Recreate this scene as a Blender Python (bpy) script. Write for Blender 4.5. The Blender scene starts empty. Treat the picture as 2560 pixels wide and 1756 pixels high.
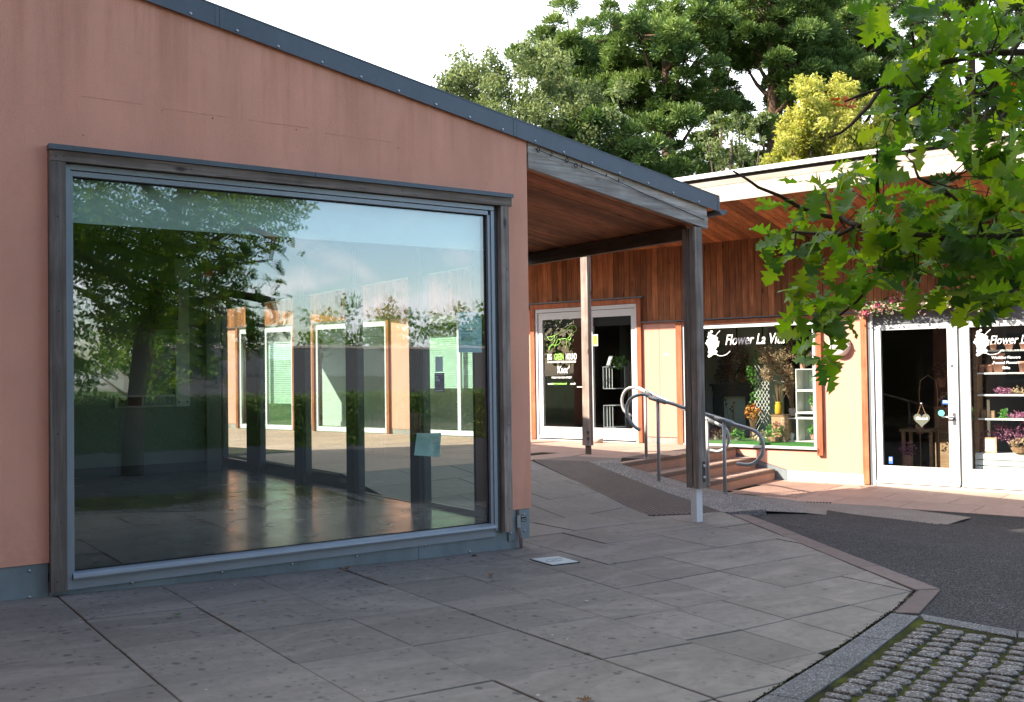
import bpy, bmesh, math, random
import numpy as np
from mathutils import Vector, Matrix, Euler
random.seed(7)
RNG = np.random.default_rng(7)
R = math.radians
sc = bpy.context.scene
COL = sc.collection

# ------------------------------------------------------------------ camera
CAM = np.array([0.0, 0.0, 1.6])
cF = Vector((0.57264, 0.81952, 0.021699)); cR = Vector((0.819806, -0.572469, -0.014036)); cU = Vector((-0.00092, -0.025827, 0.999666))
cd = bpy.data.cameras.new('camera'); cam = bpy.data.objects.new('camera', cd); COL.objects.link(cam)
cam.matrix_world = Matrix(((cR.x, cU.x, -cF.x, 0), (cR.y, cU.y, -cF.y, 0), (cR.z, cU.z, -cF.z, 1.6), (0, 0, 0, 1)))
cd.sensor_width = 36; cd.lens = 35.5; cd.clip_start = 0.05; cd.clip_end = 3000
sc.camera = cam

# ------------------------------------------------------------------ sun, sky, exposure
SUN_EL = R(35); SUN_AZ = R(163)          # azimuth of the sun itself, counter-clockwise from +X
sv = Vector((math.cos(SUN_AZ) * math.cos(SUN_EL), math.sin(SUN_AZ) * math.cos(SUN_EL), math.sin(SUN_EL)))
ld = bpy.data.lights.new('sun', 'SUN'); ld.energy = 4.3; ld.angle = R(0.5); ld.color = (1.0, 0.9, 0.76)
sun = bpy.data.objects.new('sun', ld); COL.objects.link(sun)
sun.rotation_euler = (-sv).to_track_quat('-Z', 'Y').to_euler()
w = bpy.data.worlds.new('World'); sc.world = w; w.use_nodes = True
nt = w.node_tree; nt.nodes.clear()
def N(t, **k):
    n = nt.nodes.new(t)
    for a, b in k.items(): setattr(n, a, b)
    return n
sky = N('ShaderNodeTexSky', sky_type='NISHITA', sun_disc=False, sun_elevation=SUN_EL, sun_rotation=math.atan2(sv.x, sv.y), air_density=1.0, dust_density=1.2, ozone_density=1.3)
tc = N('ShaderNodeTexCoord'); sep = N('ShaderNodeSeparateXYZ')
nt.links.new(tc.outputs['Generated'], sep.inputs[0])
mp = N('ShaderNodeMapping'); mp.inputs['Scale'].default_value = (1, 1, 2.6); nt.links.new(tc.outputs['Generated'], mp.inputs[0])
no = N('ShaderNodeTexNoise'); no.inputs['Scale'].default_value = 3.1; no.inputs['Detail'].default_value = 9; no.inputs['Roughness'].default_value = .58
nt.links.new(mp.outputs[0], no.inputs['Vector'])
# thin bright cloud covers the north-east half of the sky, separate cumulus the rest
thin = N('ShaderNodeMath', operation='MULTIPLY_ADD'); nt.links.new(sep.outputs['Y'], thin.inputs[0]); thin.inputs[1].default_value = .34; thin.inputs[2].default_value = .03
addc = N('ShaderNodeMath', operation='ADD'); nt.links.new(no.outputs[0], addc.inputs[0]); nt.links.new(thin.outputs[0], addc.inputs[1])
rmp = N('ShaderNodeMapRange', interpolation_type='SMOOTHSTEP'); rmp.inputs['From Min'].default_value = .50; rmp.inputs['From Max'].default_value = .72
nt.links.new(addc.outputs[0], rmp.inputs['Value'])
mixc = N('ShaderNodeMix', data_type='RGBA'); nt.links.new(rmp.outputs[0], mixc.inputs['Factor'])
nt.links.new(sky.outputs[0], mixc.inputs['A']); mixc.inputs['B'].default_value = (6.4, 6.7, 7.0, 1)
no2 = N('ShaderNodeTexNoise'); no2.inputs['Scale'].default_value = 5.5; no2.inputs['Detail'].default_value = 7; no2.inputs['Roughness'].default_value = .5
mp2 = N('ShaderNodeMapping'); mp2.inputs['Scale'].default_value = (1, 1, 2.2); mp2.inputs['Location'].default_value = (.35, .1, .2); nt.links.new(tc.outputs['Generated'], mp2.inputs[0]); nt.links.new(mp2.outputs[0], no2.inputs['Vector'])
r2 = N('ShaderNodeMapRange', interpolation_type='SMOOTHSTEP'); r2.inputs['From Min'].default_value = .50; r2.inputs['From Max'].default_value = .60; nt.links.new(no2.outputs[0], r2.inputs['Value'])
r3 = N('ShaderNodeMapRange', interpolation_type='SMOOTHSTEP'); r3.inputs['From Min'].default_value = .24; r3.inputs['From Max'].default_value = .08; nt.links.new(sep.outputs['Z'], r3.inputs['Value'])
m4 = N('ShaderNodeMath', operation='MULTIPLY'); nt.links.new(r2.outputs[0], m4.inputs[0]); nt.links.new(r3.outputs[0], m4.inputs[1])
mix2 = N('ShaderNodeMix', data_type='RGBA'); nt.links.new(m4.outputs[0], mix2.inputs['Factor']); nt.links.new(mixc.outputs['Result'], mix2.inputs['A']); mix2.inputs['B'].default_value = (6.5, 6.6, 6.9, 1); mixc = mix2
bg = N('ShaderNodeBackground'); bg.inputs['Strength'].default_value = .15
nt.links.new(mixc.outputs['Result'], bg.inputs[0]); wo = N('ShaderNodeOutputWorld'); nt.links.new(bg.outputs[0], wo.inputs[0])
sc.view_settings.view_transform = 'Standard'; sc.view_settings.look = 'None'
sc.view_settings.exposure = 1.7; sc.view_settings.gamma = 1; sc.view_settings.use_curve_mapping = False
try:
    sc.cycles.use_denoising = True; sc.cycles.max_bounces = 8; sc.cycles.transparent_max_bounces = 24
    sc.cycles.diffuse_bounces = 3; sc.cycles.glossy_bounces = 4; sc.cycles.caustics_reflective = False; sc.cycles.caustics_refractive = False
    sc.cycles.sample_clamp_indirect = 6
except Exception: pass

# ------------------------------------------------------------------ material helpers
class MT:
    def __init__(s, name):
        s.m = bpy.data.materials.new(name); s.m.use_nodes = True; s.t = s.m.node_tree; s.t.nodes.clear()
        s.out = s.n('ShaderNodeOutputMaterial'); s.b = s.n('ShaderNodeBsdfPrincipled'); s.l(s.b.outputs[0], s.out.inputs[0])
    def n(s, t, **k):
        n = s.t.nodes.new(t)
        for a, b in k.items(): setattr(n, a, b)
        return n
    def l(s, a, b): s.t.links.new(a, b)
    def coord(s, scale=(1, 1, 1), kind='Object', rnd=False):
        c = s.n('ShaderNodeTexCoord'); m = s.n('ShaderNodeMapping'); m.inputs['Scale'].default_value = scale
        s.l(c.outputs[kind], m.inputs[0])
        if rnd:
            o = s.n('ShaderNodeObjectInfo'); v = s.n('ShaderNodeMath', operation='MULTIPLY'); v.inputs[1].default_value = 37; s.l(o.outputs['Random'], v.inputs[0])
            cb = s.n('ShaderNodeCombineXYZ'); [s.l(v.outputs[0], cb.inputs[i]) for i in range(3)]; s.l(cb.outputs[0], m.inputs['Location'])
        return m.outputs[0]
    def world(s, scale=(1, 1, 1)):
        c = s.n('ShaderNodeNewGeometry'); m = s.n('ShaderNodeMapping'); m.inputs['Scale'].default_value = scale; s.l(c.outputs['Position'], m.inputs[0]); return m.outputs[0]
    def noise(s, vec, scale, detail=4, rough=.55, dist=0):
        n = s.n('ShaderNodeTexNoise'); n.inputs['Scale'].default_value = scale; n.inputs['Detail'].default_value = detail; n.inputs['Roughness'].default_value = rough; n.inputs['Distortion'].default_value = dist
        if vec is not None: s.l(vec, n.inputs['Vector'])
        return n.outputs[0]
    def ramp(s, f, stops):
        r = s.n('ShaderNodeValToRGB'); e = r.color_ramp.elements
        while len(e) < len(stops): e.new(.5)
        for i, (p, c) in enumerate(stops): e[i].position = p; e[i].color = (*c, 1) if len(c) == 3 else c
        s.l(f, r.inputs[0]); return r.outputs[0]
    def maprange(s, f, a, b, c=0, d=1):
        r = s.n('ShaderNodeMapRange'); r.inputs[1].default_value = a; r.inputs[2].default_value = b; r.inputs[3].default_value = c; r.inputs[4].default_value = d; s.l(f, r.inputs[0]); return r.outputs[0]
    def mix(s, f, a, b, mode='MIX'):
        m = s.n('ShaderNodeMix', data_type='RGBA', blend_type=mode)
        if isinstance(f, (int, float)): m.inputs['Factor'].default_value = f
        else: s.l(f, m.inputs['Factor'])
        for k, v in (('A', a), ('B', b)):
            if isinstance(v, tuple): m.inputs[k].default_value = (*v, 1)
            else: s.l(v, m.inputs[k])
        return m.outputs['Result']
    def bump(s, h, strength=.3, dist=.01):
        b = s.n('ShaderNodeBump'); b.inputs['Strength'].default_value = strength; b.inputs['Distance'].default_value = dist; s.l(h, b.inputs['Height']); s.l(b.outputs[0], s.b.inputs['Normal'])
    def set(s, color=None, rough=None, metal=None, spec=None):
        for k, v in (('Base Color', color), ('Roughness', rough), ('Metallic', metal), ('Specular IOR Level', spec)):
            if v is None: continue
            if isinstance(v, tuple): s.b.inputs[k].default_value = (*v, 1)
            elif isinstance(v, (int, float)): s.b.inputs[k].default_value = v
            else: s.l(v, s.b.inputs[k])
        return s.m

def simple(name, c, rough=.6, var=.12, scale=8, metal=0, bump=0, spec=.5):
    t = MT(name); f = t.noise(t.coord(rnd=True), scale, 5)
    lo = tuple(x * (1 - var) for x in c); hi = tuple(min(1, x * (1 + var)) for x in c)
    col = t.ramp(f, [(.3, lo), (.7, hi)])
    if bump: t.bump(f, bump, .01)
    return t.set(col, rough, metal, spec)

def wood(name, cols, axis=0, rough=.75, ring=30, knots=True, dark=.5):
    t = MT(name); sc_ = [22, 22, 22]; sc_[axis] = 1.1
    v = t.coord(tuple(sc_), rnd=True); f = t.noise(v, 1.6, 8, .62, .7)
    o = t.n('ShaderNodeObjectInfo'); g2 = t.noise(t.coord((3, 3, 3), rnd=True), 1.0, 4)
    c = t.ramp(f, [(.28, cols[0]), (.5, cols[1]), (.72, cols[2])])
    val = t.maprange(o.outputs['Random'], 0, 1, .55, 1.4)
    h = t.n('ShaderNodeHueSaturation'); t.l(c, h.inputs['Color']); t.l(val, h.inputs['Value'])
    c2 = t.mix(t.maprange(g2, .35, .75, 0, .55), h.outputs[0], tuple(x * dark for x in cols[0]), 'MIX')
    if knots:
        vo = t.n('ShaderNodeTexVoronoi'); vo.inputs['Scale'].default_value = 1; ks = [5, 5, 5]; ks[axis] = 2.0
        t.l(t.coord(tuple(ks), rnd=True), vo.inputs['Vector'])
        c2 = t.mix(t.maprange(vo.outputs['Distance'], .05, .13, .8, 0), c2, tuple(x * .25 for x in cols[0]))
    t.bump(f, .35, .006)
    return t.set(c2, rough, 0, .3)

M = {}
# A and B render walls
def render_mat(name, base, streak=True):
    t = MT(name); pos = t.world()
    big = t.noise(t.world((1.1, 1.1, .45)), 1.3, 5, .6); fine = t.noise(pos, 160, 3, .6); mid = t.noise(pos, 9, 5, .65)
    st = t.noise(t.world((4.2, 4.2, .35)), 1.5, 6, .65)
    b = base; c = t.ramp(big, [(.3, tuple(x * .86 for x in b)), (.7, tuple(x * 1.07 for x in b))])
    c = t.mix(t.maprange(mid, .3, .75, 0, .2), c, (b[0] * .8, b[1] * .82, b[2] * .84))
    if streak:
        c = t.mix(t.maprange(st, .55, .75, 0, .45), c, (b[0] * .72, b[1] * .58, b[2] * .48))
    if streak:      # run-off stains under the verge and splash dirt near the ground
        sx = t.n('ShaderNodeSeparateXYZ'); t.l(pos, sx.inputs[0])
        st2 = t.noise(t.world((2.6, 1, .16)), 1.4, 7, .68); top = t.maprange(sx.outputs['Z'], 3.35, 4.3, 0, 1); m_ = t.n('ShaderNodeMath', operation='MULTIPLY'); t.l(t.maprange(st2, .44, .62, 0, .75), m_.inputs[0]); t.l(top, m_.inputs[1])
        c = t.mix(m_.outputs[0], c, (b[0] * .70, b[1] * .66, b[2] * .62))
        low_ = t.maprange(sx.outputs['Z'], .26, .75, .5, 0); m2 = t.n('ShaderNodeMath', operation='MULTIPLY'); t.l(t.maprange(mid, .35, .65, .2, 1), m2.inputs[0]); t.l(low_, m2.inputs[1]); c = t.mix(m2.outputs[0], c, (b[0] * .66, b[1] * .68, b[2] * .75))
        left = t.maprange(sx.outputs['X'], 2.2, -.5, 0, .30); c = t.mix(left, c, (b[0] * .62, b[1] * .64, b[2] * .72))  # wall tone also darkens towards its left end
    c = t.mix(t.maprange(fine, .3, .7, 0, .22), c, (b[0] * .72, b[1] * .7, b[2] * .7))
    t.bump(fine, .55, .006)
    return t.set(c, .92, 0, .2)
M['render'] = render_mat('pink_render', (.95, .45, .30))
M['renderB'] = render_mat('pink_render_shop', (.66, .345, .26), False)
M['timber_grey'] = wood('weathered_timber', [(.27, .235, .195), (.47, .42, .36), (.70, .645, .57)], 0)
M['timber_dark'] = wood('dark_weathered_timber', [(.115, .085, .062), (.21, .165, .13), (.33, .28, .235)], 0)
M['timber_grey_v'] = wood('weathered_timber_upright', [(.16, .125, .10), (.27, .225, .185), (.42, .365, .315)], 2)
M['post'] = wood('post_timber', [(.13, .10, .08), (.26, .20, .165), (.40, .33, .28)], 2)
M['post_dark'] = wood('dark_post_timber', [(.125, .10, .078), (.23, .195, .16), (.38, .335, .285)], 2)
M['cedar_v'] = wood('cedar_board_upright', [(.17, .055, .022), (.34, .125, .05), (.48, .20, .085)], 2)
M['cedar_u'] = wood('cedar_board', [(.22, .07, .025), (.42, .15, .055), (.58, .24, .095)], 0)
M['cedar_y'] = wood('cedar_soffit_board', [(.26, .08, .028), (.46, .165, .06), (.60, .24, .095)], 1)
M['jamb'] = wood('stained_jamb', [(.22, .07, .03), (.36, .12, .055), (.50, .18, .085)], 2, knots=True)
M['fascia_b'] = wood('bleached_timber', [(.42, .33, .26), (.60, .50, .41), (.74, .66, .57)], 0)
M['beam_dark'] = wood('dark_beam', [(.07, .045, .03), (.12, .08, .055), (.17, .12, .09)], 1)

def metalm(name, c, rough=.45, metal=.6, sc_=2.5, var=.25):
    t = MT(name); p = t.world(); a = t.noise(t.world((1, 1, .5)), sc_, 6, .65); b2 = t.noise(p, 40, 3)
    col = t.ramp(a, [(.3, tuple(x * (1 - var) for x in c)), (.7, tuple(min(1, x * (1 + var)) for x in c))])
    col = t.mix(t.maprange(b2, .55, .8, 0, .3), col, tuple(min(1, x * 1.5) for x in c))
    return t.set(col, t.maprange(a, .2, .8, rough - .1, rough + .15), metal, .5)
M['zinc'] = metalm('zinc_flashing', (.115, .13, .145), .5, .35)
M['galv'] = metalm('galvanised_plinth', (.20, .235, .245), .5, .35, 2.0, .3)
M['steel'] = metalm('galvanised_tube', (.42, .42, .41), .42, .45, 6, .2)
M['alu'] = simple('aluminium_frame', (.30, .325, .35), .42, .06, 4, .25)
M['aluB'] = simple('light_grey_frame', (.58, .60, .60), .45, .04, 4, 0)
M['alu_dark'] = simple('grey_frame_recess', (.13, .14, .15), .5, .05)
M['white_trim'] = simple('white_metal_trim', (.72, .72, .70), .5, .05)
M['black'] = simple('black_gap', (.012, .012, .012), .8, .1)
M['dark_frame'] = simple('dark_mullion', (.035, .042, .05), .4, .1)
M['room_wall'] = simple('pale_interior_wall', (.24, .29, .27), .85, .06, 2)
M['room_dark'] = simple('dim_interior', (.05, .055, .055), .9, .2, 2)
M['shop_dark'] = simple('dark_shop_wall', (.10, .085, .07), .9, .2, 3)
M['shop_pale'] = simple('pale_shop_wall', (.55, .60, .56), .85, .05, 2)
M['white'] = simple('white_paint', (.78, .78, .75), .55, .04, 5)
M['pale_green'] = simple('pale_green_paint', (.50, .60, .54), .6, .06, 5)
M['black_vinyl'] = simple('black_vinyl', (.02, .02, .022), .5)
M['screw'] = simple('screw_head', (.45, .46, .47), .3, .1, 10, .9)
M['grime'] = simple('dirty_bolt', (.05, .04, .035), .7)
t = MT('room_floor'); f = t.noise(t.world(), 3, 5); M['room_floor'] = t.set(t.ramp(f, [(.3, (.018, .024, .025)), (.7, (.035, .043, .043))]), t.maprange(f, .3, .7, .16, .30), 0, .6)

def glass(name, tint=(.86, .95, .92), boost=1.9, wave=.0005):
    """thin double glazing: clear with a mirror part that grows with the angle (same from both sides)"""
    m = bpy.data.materials.new(name); m.use_nodes = True; t = m.node_tree; t.nodes.clear(); n = t.nodes.new; L = t.links.new
    o = n('ShaderNodeOutputMaterial'); mx = n('ShaderNodeMixShader'); tr = n('ShaderNodeBsdfTransparent'); gl = n('ShaderNodeBsdfGlossy'); g = n('ShaderNodeNewGeometry')
    d = n('ShaderNodeVectorMath'); d.operation = 'DOT_PRODUCT'; L(g.outputs['Incoming'], d.inputs[0]); L(g.outputs['Normal'], d.inputs[1])
    def mt(op, a, b):
        q = n('ShaderNodeMath'); q.operation = op; q.use_clamp = op != 'POWER'
        for i, v in enumerate((a, b)):
            if v is None: continue
            if isinstance(v, (int, float)): q.inputs[i].default_value = v
            else: L(v, q.inputs[i])
        return q.outputs[0]
    c = mt('ABSOLUTE', d.outputs['Value'], None); p = mt('POWER', mt('SUBTRACT', 1.0, c), 5.0); f = mt('MULTIPLY', mt('ADD', mt('MULTIPLY', p, .96), .04), boost)
    tr.inputs[0].default_value = (*tint, 1); gl.inputs[0].default_value = (1, 1, 1, 1); gl.inputs['Roughness'].default_value = 0
    if wave:
        tx = n('ShaderNodeTexNoise'); tx.inputs['Scale'].default_value = 1.7; tx.inputs['Detail'].default_value = 1; L(g.outputs['Position'], tx.inputs['Vector']); bu = n('ShaderNodeBump'); bu.inputs['Strength'].default_value = 1; bu.inputs['Distance'].default_value = wave * 2; L(tx.outputs[0], bu.inputs['Height']); L(bu.outputs[0], gl.inputs['Normal'])
    L(f, mx.inputs[0]); L(tr.outputs[0], mx.inputs[1]); L(gl.outputs[0], mx.inputs[2]); L(mx.outputs[0], o.inputs[0])
    return m
M['glass'] = glass('window_glass', (.88, .95, .92), 3.9, .0004); M['glass_in'] = glass('inner_window_glass', (.86, .95, .92), 2.7, .0004)
M['glassB'] = glass('shop_glass', (.88, .92, .90), 1.1)

# paving
def paver(name, base, spots=True, pink=0.0):
    t = MT(name); p = t.world(); o = t.n('ShaderNodeObjectInfo')
    a = t.noise(p, 1.1, 6, .6); b = t.noise(p, 14, 5, .65); c_ = t.noise(p, 220, 2, .5)
    col = t.ramp(a, [(.28, tuple(x * .80 for x in base)), (.72, tuple(x * 1.14 for x in base))])
    h = t.n('ShaderNodeHueSaturation'); t.l(col, h.inputs['Color']); t.l(t.maprange(o.outputs['Random'], 0, 1, .86, 1.13), h.inputs['Value'])
    col = t.mix(t.maprange(b, .40, .72, 0, .45), h.outputs[0], tuple(x * .68 for x in base))
    col = t.mix(t.maprange(c_, .3, .7, 0, .35), col, tuple(x * .66 for x in base))
    if spots:
        sx = t.n('ShaderNodeSeparateXYZ'); t.l(t.world(), sx.inputs[0])
        near = t.maprange(sx.outputs['Y'], 2.5, 8.2, .10, 1.0)          # droppings and lichen gather towards the wall
        west = t.maprange(sx.outputs['X'], 4.2, 6.2, 1.0, .12)
        for sc_, thr, colr, k in ((9.0, .17, (.055, .05, .048), 1), (17.0, .18, (.06, .055, .05), .9), (7.2, .055, (.62, .62, .62), 1)):
            vo = t.n('ShaderNodeTexVoronoi'); vo.inputs['Scale'].default_value = sc_; wv = t.n('ShaderNodeVectorMath', operation='ADD'); t.l(t.world(), wv.inputs[0])
            nz = t.n('ShaderNodeTexNoise'); nz.inputs['Scale'].default_value = 30; t.l(t.world(), nz.inputs['Vector']); vs = t.n('ShaderNodeVectorMath', operation='SCALE'); t.l(nz.outputs['Color'], vs.inputs[0]); vs.inputs['Scale'].default_value = .035
            t.l(vs.outputs[0], wv.inputs[1]); t.l(wv.outputs[0], vo.inputs['Vector'])
            g = t.n('ShaderNodeMath', operation='MULTIPLY'); t.l(near, g.inputs[0]); t.l(west, g.inputs[1]); g0 = g; g = t.n('ShaderNodeMath', operation='MULTIPLY'); t.l(g0.outputs[0], g.inputs[0]); t.l(t.maprange(t.noise(t.world(), 1.6, 3), .38, .62, .1, 1.25), g.inputs[1])
            rr = t.n('ShaderNodeSeparateColor'); t.l(vo.outputs['Color'], rr.inputs[0])
            sel = t.n('ShaderNodeMath', operation='LESS_THAN'); t.l(rr.outputs[0], sel.inputs[0]); t.l(g.outputs[0], sel.inputs[1])
            dd = t.maprange(vo.outputs['Distance'], thr, thr * 1.5, k * .75, 0); m2 = t.n('ShaderNodeMath', operation='MULTIPLY'); t.l(dd, m2.inputs[0]); t.l(sel.outputs[0], m2.inputs[1])
            if k == 1 and thr < .1:
                m3 = t.n('ShaderNodeMath', operation='MULTIPLY'); s2 = t.n('ShaderNodeMath', operation='LESS_THAN'); t.l(rr.outputs[1], s2.inputs[0]); s2.inputs[1].default_value = .42; t.l(m2.outputs[0], m3.inputs[0]); t.l(s2.outputs[0], m3.inputs[1]); m2 = m3
            col = t.mix(m2.outputs[0], col, colr)
    if spots:      # long faint stains and worn pale patches
        sw = t.noise(t.world((.9, 2.2, 1)), .9, 7, .7, 1.2); col = t.mix(t.maprange(sw, .50, .60, 0, .38), col, tuple(x * 1.45 for x in base)); col = t.mix(t.maprange(sw, .44, .36, 0, .45), col, tuple(x * .62 for x in base))
    t.bump(c_, .25, .003)
    return t.set(col, t.maprange(b, .2, .8, .62, .85), 0, .35)
M['slab'] = paver('paving_slab', (.207, .184, .158))
M['slab_pink'] = paver('pink_paver', (.50, .335, .265), False)
M['slab_ramp'] = paver('ramp_paver', (.25, .22, .195), False)
M['kerb'] = paver('reddish_kerb', (.17, .13, .115), False)
M['tactile'] = paver('brown_tactile_paver', (.21, .165, .145), False)
M['riser'] = paver('pink_riser', (.46, .27, .19), False)
M['nosing'] = paver('brown_nosing', (.17, .12, .095), False)
def aggregate(name, c0, c1, c2, scale=150, bump=.8):
    t = MT(name); p = t.world(); vo = t.n('ShaderNodeTexVoronoi'); vo.inputs['Scale'].default_value = scale; t.l(p, vo.inputs['Vector']); sp = t.n('ShaderNodeSeparateColor'); t.l(vo.outputs['Color'], sp.inputs[0])
    col = t.ramp(sp.outputs[0], [(0, c0), (.5, c1), (.93, c2), (1, tuple(min(1, x * 1.7) for x in c2))]); a = t.noise(p, 2.2, 5, .6)
    col = t.mix(t.maprange(a, .35, .7, 0, .45), col, tuple(x * .6 for x in c1))
    t.bump(vo.outputs['Distance'], bump, .004)
    return t.set(col, .9, 0, .3)
M['agg'] = aggregate('exposed_aggregate', (.10, .09, .08), (.23, .20, .18), (.38, .35, .32), 95)
M['granite'] = aggregate('granite_edging', (.06, .06, .06), (.14, .138, .136), (.28, .28, .28), 150, .6)
M['sett'] = aggregate('granite_sett', (.07, .067, .063), (.165, .155, .148), (.34, .325, .31), 90, .7)
M['asphalt'] = aggregate('asphalt', (.014, .014, .015), (.030, .030, .031), (.10, .10, .10), 110, 1.0)
M['asphalt_tan'] = aggregate('tan_concrete', (.17, .14, .12), (.25, .21, .18), (.33, .28, .24), 160, .5)
t = MT('mossy_joint'); a = t.noise(t.world(), 5, 5); b = t.noise(t.world(), 60, 4)
c = t.ramp(a, [(.35, (.022, .022, .012)), (.5, (.042, .047, .012)), (.75, (.095, .105, .016))]); t.bump(b, .9, .01); M['moss'] = t.set(c, .95, 0, .1)
t = MT('sandy_joint'); a = t.noise(t.world(), 4, 5); M['joint'] = t.set(t.ramp(a, [(.35, (.022, .02, .016)), (.7, (.05, .052, .022))]), .95, 0, .1)
t = MT('rough_grass'); a = t.noise(t.world(), .6, 6); M['grass'] = t.set(t.ramp(a, [(.3, (.04, .07, .02)), (.7, (.08, .12, .035))]), .95, 0, .1)

def leafm(name, cols, trans=.35, rough=.55, attr=True):
    m = bpy.data.materials.new(name); m.use_nodes = True; t = m.node_tree; t.nodes.clear(); n = t.nodes.new
    o = n('ShaderNodeOutputMaterial'); mx = n('ShaderNodeMixShader'); b = n('ShaderNodeBsdfPrincipled'); tl = n('ShaderNodeBsdfTranslucent'); r = n('ShaderNodeValToRGB')
    e = r.color_ramp.elements
    while len(e) < len(cols): e.new(.5)
    for i, c in enumerate(cols): e[i].position = i / (len(cols) - 1); e[i].color = (*c, 1)
    if attr: a = n('ShaderNodeAttribute'); a.attribute_name = 'tint'; t.links.new(a.outputs['Fac'], r.inputs[0])
    else: a = n('ShaderNodeObjectInfo'); t.links.new(a.outputs['Random'], r.inputs[0])
    t.links.new(r.outputs[0], b.inputs['Base Color']); b.inputs['Roughness'].default_value = rough; b.inputs['Specular IOR Level'].default_value = .35
    hs = n('ShaderNodeHueSaturation'); hs.inputs['Value'].default_value = 2.0; hs.inputs['Saturation'].default_value = 1.1; hs.inputs['Hue'].default_value = .485; t.links.new(r.outputs[0], hs.inputs['Color']); t.links.new(hs.outputs[0], tl.inputs['Color'])
    mx.inputs[0].default_value = trans; t.links.new(b.outputs[0], mx.inputs[1]); t.links.new(tl.outputs[0], mx.inputs[2]); t.links.new(mx.outputs[0], o.inputs[0])
    return m
M['oak'] = leafm('oak_leaf', [(.03, .085, .015), (.075, .17, .02), (.12, .24, .025), (.24, .33, .035)], .5, .45, False)
M['oak_mass'] = leafm('oak_foliage', [(.03, .08, .015), (.075, .165, .02), (.12, .23, .025), (.22, .30, .035)], .45, .5)
M['autumn'] = leafm('orange_dead_leaf', [(.36, .10, .025), (.5, .16, .04)], .3, .6, False)
M['pine'] = leafm('pine_needles', [(.035, .075, .02), (.10, .165, .035), (.20, .27, .07)], .2, .6)
M['olive'] = leafm('olive_foliage', [(.07, .10, .035), (.125, .165, .055), (.20, .235, .085)], .3, .6)
M['yellow'] = leafm('yellow_foliage', [(.14, .18, .035), (.32, .33, .06), (.50, .46, .13)], .4, .6)
M['hedge'] = leafm('hedge_leaf', [(.04, .08, .015), (.07, .13, .02), (.11, .18, .03)], .3, .6)
M['plant'] = leafm('house_plant_leaf', [(.05, .16, .03), (.10, .28, .05), (.16, .36, .08)], .3, .5)
M['dried'] = leafm('dried_flower', [(.22, .15, .08), (.40, .29, .17), (.58, .46, .31)], .2, .8)
M['brown_dried'] = leafm('brown_dried_stem', [(.10, .07, .045), (.19, .13, .09), (.28, .20, .14)], .15, .8)
M['flower_pink'] = leafm('pink_petal', [(.35, .03, .09), (.60, .12, .22), (.72, .42, .45)], .2, .6)
M['flower_mauve'] = leafm('mauve_petal', [(.20, .06, .12), (.36, .12, .22), (.52, .26, .36)], .2, .6)
M['flower_mix'] = leafm('mixed_petal', [(.60, .28, .24), (.72, .52, .42), (.80, .74, .66), (.16, .26, .06), (.12, .22, .04)], .2, .6)
M['flower_orange'] = leafm('orange_petal', [(.42, .08, .04), (.62, .30, .04), (.30, .22, .08)], .2, .6)
M['bark'] = simple('bark', (.085, .065, .05), .95, .35, 14, 0, .8, .1)
M['bark_pine'] = simple('pine_bark', (.12, .075, .05), .95, .35, 9, 0, .8, .1)
M['terracotta'] = simple('terracotta', (.52, .26, .19), .8, .12, 9)
M['wicker'] = simple('wicker', (.36, .22, .12), .8, .3, 30, 0, .5)
M['crate'] = wood('crate_wood', [(.30, .17, .09), (.45, .28, .16), (.58, .40, .25)], 0)
M['stone'] = simple('grey_stone', (.30, .27, .25), .95, .25, 5, 0, .5)
M['slate'] = simple('slate_roof', (.035, .035, .037), .7, .3, 8)
M['brickred'] = simple('red_brick', (.33, .12, .08), .9, .2, 10)
M['amber'] = simple('amber_glass', (.55, .34, .03), .15, .1, 5)
M['turf'] = simple('artificial_turf', (.04, .15, .025), .95, .3, 90, 0, .8)
M['fire'] = simple('dark_grey_paint', (.065, .07, .075), .6, .1)
M['teal'] = simple('teal_sticker', (.12, .55, .52), .5, .03)
M['blue'] = simple('blue_sticker', (.05, .16, .62), .5, .1)
M['yellow_st'] = simple('yellow_sticker', (.75, .70, .06), .5, .03)
M['vinyl_w'] = simple('white_vinyl', (.85, .85, .85), .6, .02)
M['vinyl_g'] = simple('green_vinyl', (.33, .72, .12), .6, .02)
M['heart'] = simple('grey_green_heart', (.115, .12, .09), .7, .1)
M['poster'] = simple('pale_blue_paper', (.62, .84, .88), .8, .04)
M['paper'] = simple('white_paper', (.78, .78, .76), .8, .03)
M['poster_teal'] = simple('pale_green_poster', (.45, .66, .58), .8, .25, 9)
M['poster_mauve'] = simple('mauve_poster', (.20, .14, .20), .8, .5, 20)
M['ink'] = simple('dark_ink', (.03, .06, .08), .8, .05)
M['strap'] = simple('brown_strap', (.17, .075, .045), .6, .15)
M['blind'] = simple('pale_green_blind', (.42, .60, .47), .7, .05)
M['bowl'] = simple('pale_bowl', (.42, .36, .31), .7, .1)
M['lamp'] = simple('opal_lamp', (.80, .76, .68), .35, .02)
M['cover'] = simple('pale_cover', (.52, .55, .52), .6, .08, 6)
M['bench'] = wood('bench_wood', [(.10, .08, .06), (.18, .14, .11), (.26, .21, .17)], 0)

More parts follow.
